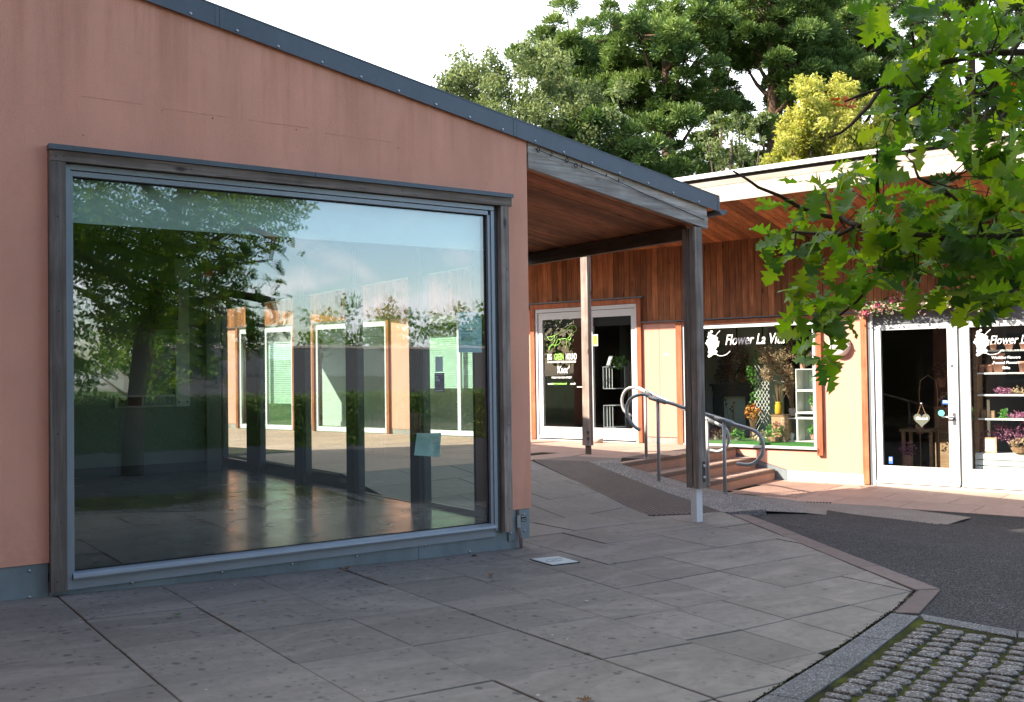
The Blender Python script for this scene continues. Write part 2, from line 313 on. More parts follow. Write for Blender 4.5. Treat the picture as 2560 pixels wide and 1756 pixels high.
# ------------------------------------------------------------------ object helpers
def tag(o, label=None, cat=None, group=None, kind=None):
    for k, v in (('label', label), ('category', cat), ('group', group), ('kind', kind)):
        if v: o[k] = v
    return o
def thing(name, label, cat, loc=(0, 0, 0), rz=0, group=None, mat=None):
    o = bpy.data.objects.new(name, None); COL.objects.link(o); o.empty_display_size = .1
    if mat is not None: o.matrix_world = mat
    else: o.location = loc; o.rotation_euler = (0, 0, rz)
    return tag(o, label, cat, group)
class MB:
    """collects faces, builds ONE mesh object"""
    def __init__(s): s.v = []; s.f = []; s.mi = []
    def add(s, vs, fs, mi=0):
        k = len(s.v); s.v += [tuple(map(float, p)) for p in vs]; s.f += [tuple(i + k for i in f) for f in fs]; s.mi += [mi] * len(fs); return s
    def box(s, a, b, mi=0):
        x0, y0, z0 = a; x1, y1, z1 = b
        return s.add([(x0, y0, z0), (x1, y0, z0), (x1, y1, z0), (x0, y1, z0), (x0, y0, z1), (x1, y0, z1), (x1, y1, z1), (x0, y1, z1)],
                     [(0, 3, 2, 1), (4, 5, 6, 7), (0, 1, 5, 4), (1, 2, 6, 5), (2, 3, 7, 6), (3, 0, 4, 7)], mi)
    def hexa(s, p, mi=0):
        return s.add(p, [(0, 3, 2, 1), (4, 5, 6, 7), (0, 1, 5, 4), (1, 2, 6, 5), (2, 3, 7, 6), (3, 0, 4, 7)], mi)
    def prism(s, poly, z0, z1, cham=0.0, mi=0):
        """poly: [(x,y)] ccw; z0/z1 numbers or functions of (x,y)"""
        f0 = z0 if callable(z0) else (lambda x, y: z0); f1 = z1 if callable(z1) else (lambda x, y: z1); n = len(poly)
        cx = sum(p[0] for p in poly) / n; cy = sum(p[1] for p in poly) / n
        vs = [(x, y, f0(x, y)) for x, y in poly] + [(x, y, f1(x, y) - cham) for x, y in poly]
        fs = [tuple(reversed(range(n)))] + [(i, (i + 1) % n, n + (i + 1) % n, n + i) for i in range(n)]
        if cham:
            for x, y in poly:
                d = math.hypot(x - cx, y - cy) or 1; x2 = x - (x - cx) / d * cham * 1.4; y2 = y - (y - cy) / d * cham * 1.4; vs.append((x2, y2, f1(x2, y2)))
            fs += [(n + i, n + (i + 1) % n, 2 * n + (i + 1) % n, 2 * n + i) for i in range(n)] + [tuple(range(2 * n, 3 * n))]
        else: fs += [tuple(range(n, 2 * n))]
        return s.add(vs, fs, mi)
    def tube(s, pts, r, n=8, mi=0, caps=True):
        pts = [Vector(p) for p in pts]; rs = r if isinstance(r, (list, tuple)) else [r] * len(pts); rings = []; up = None
        for i, p in enumerate(pts):
            d = (pts[min(i + 1, len(pts) - 1)] - pts[max(i - 1, 0)]).normalized()
            if up is None: up = d.orthogonal().normalized()
            a = (up - d * up.dot(d)).normalized(); b = d.cross(a); up = a
            rings.append([p + (a * math.cos(2 * math.pi * k / n) + b * math.sin(2 * math.pi * k / n)) * rs[i] for k in range(n)])
        vs = [q for r_ in rings for q in r_]; fs = []
        for i in range(len(pts) - 1):
            for k in range(n): fs.append((i * n + k, i * n + (k + 1) % n, (i + 1) * n + (k + 1) % n, (i + 1) * n + k))
        if caps: fs += [tuple(reversed(range(n))), tuple(range((len(pts) - 1) * n, len(pts) * n))]
        return s.add(vs, fs, mi)
    def lathe(s, prof, c=(0, 0, 0), n=14, mi=0):
        vs = []; fs = []
        for r_, z in prof:
            for k in range(n): vs.append((c[0] + r_ * math.cos(2 * math.pi * k / n), c[1] + r_ * math.sin(2 * math.pi * k / n), c[2] + z))
        for i in range(len(prof) - 1):
            for k in range(n): fs.append((i * n + k, i * n + (k + 1) % n, (i + 1) * n + (k + 1) % n, (i + 1) * n + k))
        fs.append(tuple(reversed(range(n)))); fs.append(tuple(range((len(prof) - 1) * n, len(prof) * n)))
        return s.add(vs, fs, mi)
    def build(s, name, mats, parent=None, smooth=False, mat=None):
        me = bpy.data.meshes.new(name); me.from_pydata(s.v, [], s.f); mats = mats if isinstance(mats, (list, tuple)) else [mats]
        for m in mats: me.materials.append(m)
        if len(mats) > 1: me.polygons.foreach_set('material_index', s.mi)
        if smooth: me.polygons.foreach_set('use_smooth', [True] * len(me.polygons))
        me.update(); o = bpy.data.objects.new(name, me); COL.objects.link(o)
        if parent: o.parent = parent
        if mat is not None: o.matrix_world = mat
        return o
def part(name, mb, mat, parent, smooth=False, label=None, kind=None):
    o = mb.build(name, mat, parent, smooth)
    if label: o['label'] = label
    if kind: o['kind'] = kind
    return o
def inst(name, src, parent, loc=(0, 0, 0), rot=(0, 0, 0), scale=(1, 1, 1)):
    o = bpy.data.objects.new(name, src.data if hasattr(src, 'data') else src); COL.objects.link(o); o.parent = parent; o.location = loc; o.rotation_euler = rot; o.scale = scale; return o
def bx(name, a, b, mat, parent, **k):
    if name == 'glass':          # a pane is one face
        if abs(b[1] - a[1]) < .002: m = MB().add([(a[0], a[1], a[2]), (b[0], a[1], a[2]), (b[0], a[1], b[2]), (a[0], a[1], b[2])], [(0, 1, 2, 3)])
        else: m = MB().add([(a[0], a[1], a[2]), (a[0], b[1], a[2]), (a[0], b[1], b[2]), (a[0], a[1], b[2])], [(0, 1, 2, 3)])
        return part(name, m, mat, parent, **k)
    return part(name, MB().box(a, b), mat, parent, **k)

def soup(name, V, F, mat, parent=None, tint=None, kind=None):
    """numpy mesh; V (n,3), F (m,3 or 4)"""
    me = bpy.data.meshes.new(name); k = F.shape[1]
    me.vertices.add(len(V)); me.vertices.foreach_set('co', V.astype(np.float32).ravel())
    me.loops.add(F.size); me.loops.foreach_set('vertex_index', F.astype(np.int32).ravel())
    me.polygons.add(len(F)); me.polygons.foreach_set('loop_start', np.arange(0, F.size, k, dtype=np.int32)); me.polygons.foreach_set('loop_total', np.full(len(F), k, dtype=np.int32))
    me.materials.append(mat)
    if tint is not None:
        a = me.attributes.new('tint', 'FLOAT', 'FACE'); a.data.foreach_set('value', tint.astype(np.float32))
    me.update(calc_edges=True)
    o = bpy.data.objects.new(name, me); COL.objects.link(o)
    if parent: o.parent = parent
    if kind: o['kind'] = kind
    return o
def rand_rot(n, rng=RNG):
    q = rng.normal(size=(n, 4)); q /= np.linalg.norm(q, axis=1)[:, None]; w_, x, y, z = q.T
    return np.stack([np.stack([1 - 2 * (y * y + z * z), 2 * (x * y - z * w_), 2 * (x * z + y * w_)], -1), np.stack([2 * (x * y + z * w_), 1 - 2 * (x * x + z * z), 2 * (y * z - x * w_)], -1), np.stack([2 * (x * z - y * w_), 2 * (y * z + x * w_), 1 - 2 * (x * x + y * y)], -1)], 1)
def scatter(bv, bf, P, size, Rm=None, tint=None):
    """copies of a small mesh (bv,bf) at points P"""
    n = len(P); Rm = rand_rot(n) if Rm is None else Rm; size = np.broadcast_to(np.asarray(size, float), (n,))
    V = np.einsum('nij,kj->nki', Rm, bv) * size[:, None, None] + P[:, None, :]
    F = bf[None] + (np.arange(n) * len(bv))[:, None, None]
    T = np.repeat(tint if tint is not None else RNG.random(n), len(bf))
    return V.reshape(-1, 3), F.reshape(-1, bf.shape[1]), T
LEAF4 = (np.array([(0, 0, 0), (.5, .28, .06), (1, 0, -.04), (.5, -.28, .06)]), np.array([(0, 1, 2, 3)]))

# ------------------------------------------------------------------ frames and ground
YA = 8.06
K = 1.088
BO = np.array([13.80, 9.94, -.141]); AB = R(-72.614)
MBm = Matrix.Translation(Vector(BO)) @ Matrix.Rotation(AB, 4, 'Z') @ Matrix.Scale(K, 4)      # local: x right along the shop wall, y into it, z up
def LB(u, v, z=0.0): return MBm @ Vector((u, v, z))
def low(X):
    z = .02 - .03 * (min(max(X, .9), 5) - 1)
    return z - .15 * min(max((X - 8.9) / 2.5, 0), 1)
def G(X, Y):
    yl = min(8.83 - .6 * (X - 8.05), 10.2); yh = min(max(12.33 - (X - 8.97) * 2, 10.93), 12.5)
    k = min(max((Y - yl) / (yh - yl), 0), 1)
    return low(X) + k * (.283 - low(X))
def clip(poly, a, b):
    """keep the part of poly to the left of a->b"""
    out = []; n = len(poly); sd = lambda p: (b[0] - a[0]) * (p[1] - a[1]) - (b[1] - a[1]) * (p[0] - a[0])
    for i in range(n):
        p, q = poly[i], poly[(i + 1) % n]; sp, sq = sd(p), sd(q)
        if sp >= 0: out.append(p)
        if (sp >= 0) != (sq >= 0): t_ = sp / (sp - sq); out.append((p[0] + (q[0] - p[0]) * t_, p[1] + (q[1] - p[1]) * t_))
    return out
def area(p): return .5 * abs(sum(p[i][0] * p[(i + 1) % len(p)][1] - p[(i + 1) % len(p)][0] * p[i][1] for i in range(len(p))))

# far terrain: one sheet to the horizon, falling away behind the camera
gm = MB(); xs = [-400, -120, -60, -30, -12, .9, 5, 8.9, 11.4, 20, 35, 60, 120, 400]; ys = [-400, -150, -80, -45, -25, -14, -8, 0, 8, 20, 40, 60, 120, 400]
def gz(x, y):
    z = low(x) - .06
    if y < -8: z -= min(-8 - y, 30) * .11
    if x + y > 45: z += min((x + y - 45) * .05, 4)
    return z
vs = [(x, y, gz(x, y)) for y in ys for x in xs]; nx = len(xs)
gm.add(vs, [(j * nx + i, j * nx + i + 1, (j + 1) * nx + i + 1, (j + 1) * nx + i) for j in range(len(ys) - 1) for i in range(nx - 1)])
tag(gm.build('ground', M['grass']), kind='structure')
am = MB(); xs = [-8, .9, 5, 8.9, 11.4, 22]; vs = [(x, y, low(x) - .014 + (gz(x, y) - gz(x, 0) if y < -8 else 0)) for y in (-10, -8, 8.0) for x in xs]
am.add(vs, [(j * 6 + i, j * 6 + i + 1, (j + 1) * 6 + i + 1, (j + 1) * 6 + i) for j in range(2) for i in range(5)])
am.add([(8.5, 8, low(8.5) - .014), (8.9, 8, low(8.9) - .014), (8.9, 8.6, low(8.9) - .014), (8.5, 8.3, low(8.5) - .014)], [(0, 1, 2, 3)])
am.add([(8.9, 8, low(8.9) - .014), (11.4, 8, low(11.4) - .014), (11.4, 9.8, low(11.4) - .014), (8.9, 8.6, low(8.9) - .014)], [(0, 1, 2, 3)])
tag(am.build('asphalt_road', M['asphalt']), kind='structure')

# ---- paving in front of the pink building: a bed with every slab a piece
paving = thing('paving', None, None); paving['kind'] = 'structure'
bed = MB(); bxs = [-4, 5, 8.9]
EDGE = [(2.3, 2.96), (4.04, 3.56), (6.18, 4.29), (6.95, 4.6), (7.84, 6.3), (8.97, 8.35)]
for x0, x1 in ((-4, .9), (.9, 5), (5, 8.9), (8.9, 9.0)):
    p = [(x0, 1.0), (x1, 1.0), (x1, 8.1), (x0, 8.1)]
    for a, b in zip(EDGE[:-1], EDGE[1:]): p = clip(p, a, b)
    if len(p) > 2: bed.add([(x, y, low(x) - .008) for x, y in p], [tuple(range(len(p)))])
part('joint_bed', bed, M['joint'], paving)
def slab(poly, mat, parent, zf=G, gap=.0062, jit=.0034, name='slab', th=.06, cham=.004):
    for a, b in zip(EDGE[:-1], EDGE[1:]):
        if name == 'slab' and parent is paving: poly = clip(poly, a, b)
        if len(poly) < 3: return
    if area(poly) < .01: return
    cx = sum(p[0] for p in poly) / len(poly); cy = sum(p[1] for p in poly) / len(poly)
    q = []
    for x, y in poly:
        d = math.hypot(x - cx, y - cy); q.append((x - (x - cx) / d * gap * random.uniform(.7, 1.5), y - (y - cy) / d * gap * random.uniform(.7, 1.5)))
    dz, tx, ty = random.uniform(-jit, jit), random.uniform(-jit, jit), random.uniform(-jit, jit)
    f = lambda x, y: zf(x, y) + dz + tx * (x - cx) + ty * (y - cy)
    part(name, MB().prism(q, lambda x, y: f(x, y) - th, f, cham), mat, parent)
colL = [-3.8, -3.0, -2.25, -1.5, -.75, 0, .76, 1.512, 2.262, 3.01, 3.77, 4.5]; rowL = [.9, 1.89, 2.77, 3.65, 4.53, 5.40, 6.27, 7.15, 8.08]
for i in range(len(colL) - 1):
    for j in range(len(rowL) - 1): slab([(colL[i], rowL[j]), (colL[i + 1], rowL[j]), (colL[i + 1], rowL[j + 1]), (colL[i], rowL[j + 1])], M['slab'], paving)
rowR = [2.9, 3.95, 4.6, 5.28, 6.06, 6.85, 7.7, 8.52]
for j in range(len(rowR) - 1):
    y0, y1 = rowR[j], rowR[j + 1]
    cols = [4.5, 5.14, 5.6, 6.28, 7.0, 7.75, 8.6] if y1 < 5.3 else [4.5, 5.2, 5.72, 6.33, 7.07, 7.9, 8.7]
    sh = lambda y: .09 * (y - 6.0)
    for i in range(len(cols) - 1):
        a, b = cols[i], cols[i + 1]; f0, f1 = (0 if i == 0 else 1), 1
        top = y1
        slab([(a + f0 * sh(y0), y0), (b + sh(y0), y0), (b + sh(top), top), (a + f0 * sh(top), top)], M['slab'], paving)
# ramp paving to the left of the ribbed strip
ramp = thing('ramp', None, None); ramp['kind'] = 'structure'
SL = [(8.06, 8.83), (8.97, 12.30)]
ybreak = [8.52, 9.3, 10.1, 10.9, 11.7, 12.5]
for j in range(len(ybreak) - 1):
    for i in range(4):
        y0, y1 = ybreak[j], ybreak[j + 1]; xo = .35 * (j % 2); a, b = 5.9 + i * .85 - xo, 5.9 + (i + 1) * .85 - xo
        p = clip([(a, y0), (b, y0), (b, y1), (a, y1)], SL[0], SL[1])
        p = clip(p, (5.9, 0), (5.9, -1)) if len(p) > 2 else p; p = clip(p, (-9, 8.53), (99, 8.53)) if len(p) > 2 else p
        if len(p) > 2: slab(p, M['slab_ramp'], ramp)
slab([(8.06, 8.52), (8.7, 8.30), (8.93, 8.39), (8.06, 8.83)], M['slab_ramp'], ramp)
slab([(7.6, 8.52), (8.06, 8.52), (8.06, 8.83), (7.9, 8.9)], M['slab_ramp'], ramp)
rb = MB()
for x0, x1 in zip(np.arange(5.8, 9.3, .25), np.arange(6.05, 9.5, .25)):
    for y0, y1 in zip(np.arange(8.1, 12.5, .25), np.arange(8.35, 12.7, .25)):
        rb.add([(x, y, G(x, y) - .05) for x, y in ((x0, y0), (x1, y0), (x1, y1), (x0, y1))], [(0, 1, 2, 3)])
part('joint_bed', rb, M['joint'], ramp)
# ribbed tactile strip down the ramp (ribs are real ridges, joined)
A0, A1, B0_, B1 = np.array([8.06, 8.83, -.1]), np.array([8.97, 12.33, .283]), np.array([8.93, 8.39, -.1]), np.array([9.38, 11.5, .283])
Cm = np.array([9.02, 9.83, .1]); mb = MB(); nr = 16; zs = 10
def strip_pt(a, b):
    L_ = A0 * (1 - b) + A1 * b; Rr = B0_ * (1 - b) ** 2 + 2 * b * (1 - b) * (2 * Cm - .5 * (B0_ + B1)) + B1 * b * b
    return L_ * (1 - a) + Rr * a
for r_ in range(nr):
    a0, a1, a2, a3 = (r_ + .03) / nr, (r_ + .14) / nr, (r_ + .62) / nr, (r_ + .73) / nr
    for k in range(zs):
        for (p, hp), (q, hq) in (((a0, .0), (a1, .014)), ((a1, .014), (a2, .014)), ((a2, .014), (a3, .0)), ((a3, 0), ((r_ + 1.03) / nr, 0))):
            v4 = [strip_pt(p, k / zs) + (0, 0, hp), strip_pt(q, k / zs) + (0, 0, hq), strip_pt(q, (k + 1) / zs) + (0, 0, hq), strip_pt(p, (k + 1) / zs) + (0, 0, hp)]
            mb.add(v4, [(0, 1, 2, 3)])
part('ribbed_paving', mb, M['tactile'], ramp, kind='stuff')
# flat dark band over the ribs
part('top_band', MB().prism([(8.97, 12.33), (9.38, 11.52), (10.12, 11.62), (9.85, 12.44)], .2, .287), M['tactile'], ramp)
# exposed aggregate cheek between ramp and steps
AV = dict(a=(9.5, 10.94, .285), b=(10.29, 11.32, .107), c=(9.97, 10.68, .105), d=(10.93, 11.2, -.07), e=(10.48, 10.44, -.07), f=(11.64, 11.15, -.245), g=(9.79, 9.25, 0.0), h=(11.26, 10.38, -.246), i=(11.41, 9.71, -.246), j=(11.36, 9.17, -.246),
          k=(10.08, 8.15, -.17), l=(9.55, 8.33, -.12), m=(8.93, 8.39, -.095), s=(9.02, 9.83, .102), t=(9.38, 11.5, .286), p=(10.12, 11.63, .286), ra=(9.51, 10.16, .1), bb=(10.2, 11.1, .28))
ks = list(AV); ag = MB(); ag.v = [AV[k_] for k_ in ks]; ix = {k_: i for i, k_ in enumerate(ks)}
for tri in ('msg', 's ra g', 's t a', 's a ra', 'a c ra', 'a b c', 'ra c e', 'c d e', 'ra e g', 'e h g', 'e f h', 'g h i', 'g i j', 'g j k', 'g k l', 'm g l', 't p a'):
    tt = tri.split() if ' ' in tri else list(tri); ag.f.append(tuple(ix[x] for x in tt)); ag.mi.append(0)
part('aggregate_surface', ag, M['agg'], ramp)
part('aggregate_curb', MB().prism([(9.55, 8.33), (9.46, 8.25), (8.93, 8.36), (8.93, 8.40)], -.2, -.08), M['agg'], ramp)

# ---- kerb stones, granite edging, setts
kerb = thing('kerb', None, None); kerb['kind'] = 'structure'
def lerp(a, b, t_): return (a[0] + (b[0] - a[0]) * t_, a[1] + (b[1] - a[1]) * t_)
def stones(inner, outer, n, mat, parent, name, dz=0.0, gap=.004):
    for i in range(n):
        t0, t1 = i / n, (i + 1) / n
        slab([lerp(*outer, t0), lerp(*outer, t1), lerp(*inner, t1), lerp(*inner, t0)], mat, parent, lambda x, y: low(x) + dz, gap, .001, name)
stones([(6.96, 4.61), (7.84, 6.3)], [(7.13, 4.52), (8.02, 6.22)], 2, M['kerb'], kerb, 'kerb_stone')
stones([(7.84, 6.3), (8.94, 8.34)], [(8.02, 6.22), (9.13, 8.26)], 3, M['kerb'], kerb, 'kerb_stone')
slab([(6.31, 4.16), (7.12, 4.50), (6.95, 4.60), (6.19, 4.29)], M['kerb'], kerb, lambda x, y: low(x), .004, .001, 'kerb_stone')
edging = thing('granite_edging', None, None); edging['kind'] = 'structure'
stones([(2.3, 2.945), (4.05, 3.545)], [(2.40, 2.76), (4.13, 3.37)], 2, M['granite'], edging, 'edging_stone', .004)
stones([(4.05, 3.545), (6.16, 4.27)], [(4.13, 3.37), (6.22, 4.10)], 3, M['granite'], edging, 'edging_stone', .004)
stones([(6.15, 4.02), (6.33, 2.2)], [(6.29, 4.14), (6.50, 2.2)], 3, M['granite'], edging, 'edging_stone', .004)
setts = thing('sett_paving', None, None); setts['kind'] = 'structure'
sb = MB(); pl_ = [(2.40, 2.76), (3.2, 1.2), (6.4, 1.2), (6.33, 2.2), (6.15, 4.06)]
sb.add([(x, y, low(x) - .006) for x, y in [(2.40, 2.76), (5, 1.9), (5, 3.68)]], [(0, 1, 2)]); sb.add([(x, y, low(x) - .006) for x, y in [(5, 1.2), (6.4, 1.2), (6.22, 4.12), (5, 3.68)]], [(0, 1, 2, 3)]); sb.add([(x, y, low(x) - .006) for x, y in [(2.4, 2.76), (3, 1.2), (5, 1.2), (5, 1.9)]], [(0, 1, 2, 3)])
part('moss_bed', sb, M['moss'], setts)
# rounded granite setts: eight shared meshes
def sett_mesh(k):
    rr = random.Random(k); mb = MB(); n = 10; L_, W_ = .5, .5; ring = []
    for i in range(n):
        a = 2 * math.pi * i / n; c_, s_ = math.cos(a), math.sin(a); q = (abs(c_) ** 5 + abs(s_) ** 5) ** (-1 / 5) * rr.uniform(.88, 1.04); ring.append((c_ * q * .5, s_ * q * .5))
    vs = [(x, y, -.05) for x, y in ring] + [(x, y, .001) for x, y in ring] + [(x * .88, y * .90, .0065 + rr.uniform(-.0025, .0025)) for x, y in ring] + [(rr.uniform(-.1, .1), rr.uniform(-.1, .1), .0075)]
    fs = []
    for r_ in range(2): fs += [(r_ * n + i, r_ * n + (i + 1) % n, (r_ + 1) * n + (i + 1) % n, (r_ + 1) * n + i) for i in range(n)]
    fs += [(2 * n + i, 2 * n + (i + 1) % n, 3 * n) for i in range(n)]
    me = bpy.data.meshes.new('sett'); me.from_pydata(vs, [], fs); me.materials.append(M['sett']); me.polygons.foreach_set('use_smooth', [True] * len(me.polygons)); me.update(); return me
SM = [sett_mesh(i) for i in range(8)]
e1 = np.array([.946, .324]); e2 = np.array([.115, -.993]); org = np.array([6.10, 3.97]); cnt = 0
cand = []
rs_ = random.Random(4)
for j in range(0, 19):
    pos = .03 + rs_.uniform(0, .06)
    while pos < 4.4:
        L1 = rs_.uniform(.078, .118); p = org - e1 * (pos + L1 / 2) + e2 * (j * .153 + rs_.uniform(-.004, .004) + .05); pos += L1 + rs_.uniform(.012, .024)
        x, y = p
        if y < 1.5 or x < 2.4 or x > 6.33: continue
        if (4.13 - 2.40) * (y - 2.76) - (3.37 - 2.76) * (x - 2.40) > -.14 or (x > 6.27 - (y - 2.2) * .095): continue
        d = np.array([x, y, low(x)]) - CAM; dep = d @ np.array(cF)
        if dep < .5: continue
        px = 1280 + 2524 * (d @ np.array(cR)) / dep; py = 878 - 2524 * (d @ np.array(cU)) / dep
        if px > 2640 or py > 1840: continue
        cand.append((dep, x, y, L1, rs_.uniform(.136, .148)))
cand.sort(); rest = cand[300:]; ang1 = math.atan2(e1[1], e1[0])
for dep, x, y, L1, W1 in cand[:300]:
    o = bpy.data.objects.new('sett', random.choice(SM)); COL.objects.link(o); o.parent = setts
    o.location = (x + random.uniform(-.008, .008), y + random.uniform(-.008, .008), low(x) + random.uniform(-.004, .004)); o.rotation_euler = (random.uniform(-.03, .03), random.uniform(-.03, .03), ang1 + random.uniform(-.06, .06) + random.choice((0, math.pi)))
    o.scale = (L1, W1, 1)
if rest:
    mb = MB()
    for dep, x, y, L1, W1 in rest:
        me = random.choice(SM); mb.add([(x + v.co.x * L1 * math.cos(ang1) - v.co.y * W1 * math.sin(ang1), y + v.co.x * L1 * math.sin(ang1) + v.co.y * W1 * math.cos(ang1), low(x) + v.co.z) for v in me.vertices], [tuple(p.vertices) for p in me.polygons])
    part('far_setts', mb, M['sett'], setts, kind='stuff')
# moss tufts along the edging joint and between the setts
P = []
for _ in range(2600):
    a, b = (((2.4, 2.98), (6.18, 4.3)) if random.random() < .8 else ((6.95, 4.6), (6.18, 4.28))); t_ = random.random(); x, y = lerp(a, b, t_); P.append((x + random.gauss(0, .009), y + random.gauss(0, .009), low(x) - .002))
P = np.array(P); bv = np.array([(0, 0, 0), (.5, .5, .5), (1, 0, .2), (0, 0, 1.0), (-.6, .3, .5), (-.2, -.7, .4)]); bf = np.array([(0, 1, 3), (1, 2, 3), (3, 4, 0), (0, 5, 3)])
V, F, T = scatter(bv, bf, P, RNG.uniform(.004, .010, len(P))); mo = soup('moss', V, F, M['moss'], None, T); tag(mo, kind='stuff', label='green moss in the joint beside the granite edging')

# ---- promenade in front of the shop, platform, steps
prom = thing('shop_pavement', None, None); prom['kind'] = 'structure'
def LBp(u, v): p = LB(u, v); return (p.x, p.y)
pz = -.25
bedp = [LBp(-1.62, -.0), LBp(-1.62, -1.56), LBp(-1.08, -2.11), LBp(-.45, -2.2), LBp(.05, -2.38), LBp(.9, -2.28), LBp(9, -2.28), LBp(9, 0)]
part('joint_bed', MB().add([(x, y, pz - .006) for x, y in bedp], [tuple(range(len(bedp)))]), M['joint'], prom)
for i in range(12):
    for j in range(3):
        u0, u1 = -1.40 + i * .83 + .4 * (j % 2), -1.40 + (i + 1) * .83 + .4 * (j % 2); v0, v1 = (-2.28, -1.55, -.78, -.02)[j:j + 2]
        p = [(u0, v0), (u1, v0), (u1, v1), (u0, v1)]
        p = clip(p, (-1.62, -1.56), (-.45, -2.2)) if len(p) > 2 else p; p = clip(p, (-1.40, 9), (-1.40, -9)) if len(p) > 2 else p; p = clip(p, (-1.05, -99), (-1.05, 99)) if (j < 0) else p
        if len(p) > 2 and area(p) > .02: slab([LBp(*q) for q in p], M['slab_pink'], prom, lambda x, y: pz, .005, .001)
# ribbed warning paving below the steps
mb = MB()
for r_ in range(22):
    u = -1.26 + r_ * .045; skew = .0
    a, b, c_, d_ = (u, -1.95 + .25 * max(0, (u + .9))), (u + .026, -1.95), (u + .026, -.24), (u, -.24)
    mb.prism([LBp(u + .35 * 0, -1.97), LBp(u + .026, -1.97), LBp(u + .026, -.22), LBp(u, -.22)], pz - .01, pz + .007)
part('ribbed_paving', mb, M['slab_pink'], prom, kind='stuff')
# tan concrete apron between asphalt and pavement + small grating
tan = thing('tan_apron', None, None); tan['kind'] = 'structure'
part('apron', MB().add([(10.08, 8.15, -.172), (10.44, 7.88, -.218), (10.23, 7.45, -.212), (10.71, 6.74, -.23), (11.68, 6.96, -.244), (11.78, 8.23, -.244), (11.36, 9.20, -.245)], [(0, 1, 6), (1, 2, 3), (1, 3, 4), (1, 4, 5), (1, 5, 6)]), M['asphalt_tan'], tan)
mb = MB()
for k_ in range(9): a = lerp((10.30, 7.42), (10.72, 6.78), k_ / 9); mb.prism([(a[0], a[1]), (a[0] + .035, a[1] - .055), (a[0] + .40, a[1] + .12), (a[0] + .36, a[1] + .18)], -.25, lambda x, y: -.212 - (x - 10.3) * .03)
part('ribbed_paving', mb, M['asphalt_tan'], tan, kind='stuff')
plat = thing('platform', None, None); plat['kind'] = 'structure'
pf = [LBp(-2.06, 0), LBp(-2.06, -3.45), (9.38, 11.5), (8.97, 12.33), (8.4, 12.5), (5.8, 12.5), (5.8, 26), LBp(-17, 0)]
part('joint_bed', MB().add([(x, y, .272) for x, y in pf], [tuple(range(len(pf)))]), M['joint'], plat)
for i in range(17):
    for j in range(5):
        u0, u1 = -2.45 - (i + 1) * .85, -2.45 - i * .85; v0, v1 = -.02 - (j + 1) * .78, -.02 - j * .78
        p = [(u0, v0), (u1, v0), (u1, v1), (u0, v1)]; q = [LBp(*x) for x in p]
        q = clip(q, (8.97, 12.33), (5.8, 12.5)) if False else q
        q2 = clip(q, (10.3, 11.63), (9.8, 12.5)) if False else q
        if min(x[1] for x in q) < 12.52 and min(x[0] for x in q) < 9.9: continue
        slab(q, M['slab_pink'], plat, lambda x, y: .283, .005, .001)
slab([(9.87, 12.45), (10.14, 11.66), (11.1, 12.0), (10.8, 12.95)], M['slab_pink'], plat, lambda x, y: .283, .004, .0005)
slab([(8.97, 12.36), (9.83, 12.47), (10.78, 12.97), (10.6, 13.2), (8.9, 12.9)], M['slab_pink'], plat, lambda x, y: .283, .004, .0005)
slab([(5.9, 12.52), (8.4, 12.52), (8.94, 12.38), (8.88, 12.95), (8.8, 14), (5.9, 14)], M['slab_pink'], plat, lambda x, y: .281, .004, .0005)
slab([(5.9, 14.01), (8.8, 14.01), (8.8, 16.5), (5.9, 16.5)], M['slab_pink'], plat, lambda x, y: .281, .004, .0005)
# brown ribbed band at the head of the steps
mb = MB()
for r_ in range(10): mb.prism([LBp(-2.12 - r_ * .042 - .026, -2.7), LBp(-2.12 - r_ * .042, -2.7), LBp(-2.12 - r_ * .042, -.1), LBp(-2.12 - r_ * .042 - .026, -.1)], .27, .288)
part('ribbed_paving', mb, M['tactile'], plat, kind='stuff')
steps = thing('steps', None, None); steps['kind'] = 'structure'
for k_, (s_, zt, vl) in enumerate(((1.41, .063, -2.6), (1.72, .226, -3.05), (2.05, .39, -3.49))):
    zw0, zw1 = -.141 + K * (zt - .163) - .02, -.141 + K * zt
    part('riser', MB().prism([LBp(-s_ - .012, vl), LBp(-s_ - .012 - .6, vl), LBp(-s_ - .012 - .6, -.02), LBp(-s_ - .012, -.02)][::-1], zw0, zw1 - .055), M['riser'], steps)
    part('tread', MB().prism([LBp(-s_ - .07, vl), LBp(-s_ - .07 - (.33 if k_ < 2 else .09), vl), LBp(-s_ - .07 - (.33 if k_ < 2 else .09), -.03), LBp(-s_ - .07, -.03)][::-1], zw1 - .055, zw1), M['slab_pink'], steps)
    part('nosing', MB().prism([LBp(-s_, vl), LBp(-s_ - .069, vl), LBp(-s_ - .069, -.03), LBp(-s_, -.03)][::-1], zw1 - .055, zw1 + .001, .004), M['nosing'], steps)

# ================================================================== BUILDING A (pink, big window)
A = thing('pink_building', 'pink rendered building with a huge picture window and timber canopy beside it', 'building', (1.46, YA, 0))
A.location = (0, 0, 0)
RS = .181
def metbot(x): return 3.40 + RS * (8.52 - x)
def tim_bot(x): return 3.63 - .172 * (x - 5.86)
# render wall with window opening
mb = MB(); xw0, xw1 = -5.0, 5.84
def wallquad(x0, x1, z0a, z1f, y0=YA, y1=YA + .28):
    mb.hexa([(x0, y0, z0a), (x1, y0, z0a), (x1, y1, z0a), (x0, y1, z0a), (x0, y0, z1f(x0)), (x1, y0, z1f(x1)), (x1, y1, z1f(x1)), (x0, y1, z1f(x0))])
wt = lambda x: metbot(x) + .03
wallquad(xw0, 1.46, .255, wt); wallquad(1.46, 5.57, 3.30, wt); wallquad(5.57, xw1, .27, wt)
part('wall', mb, M['render'], A)
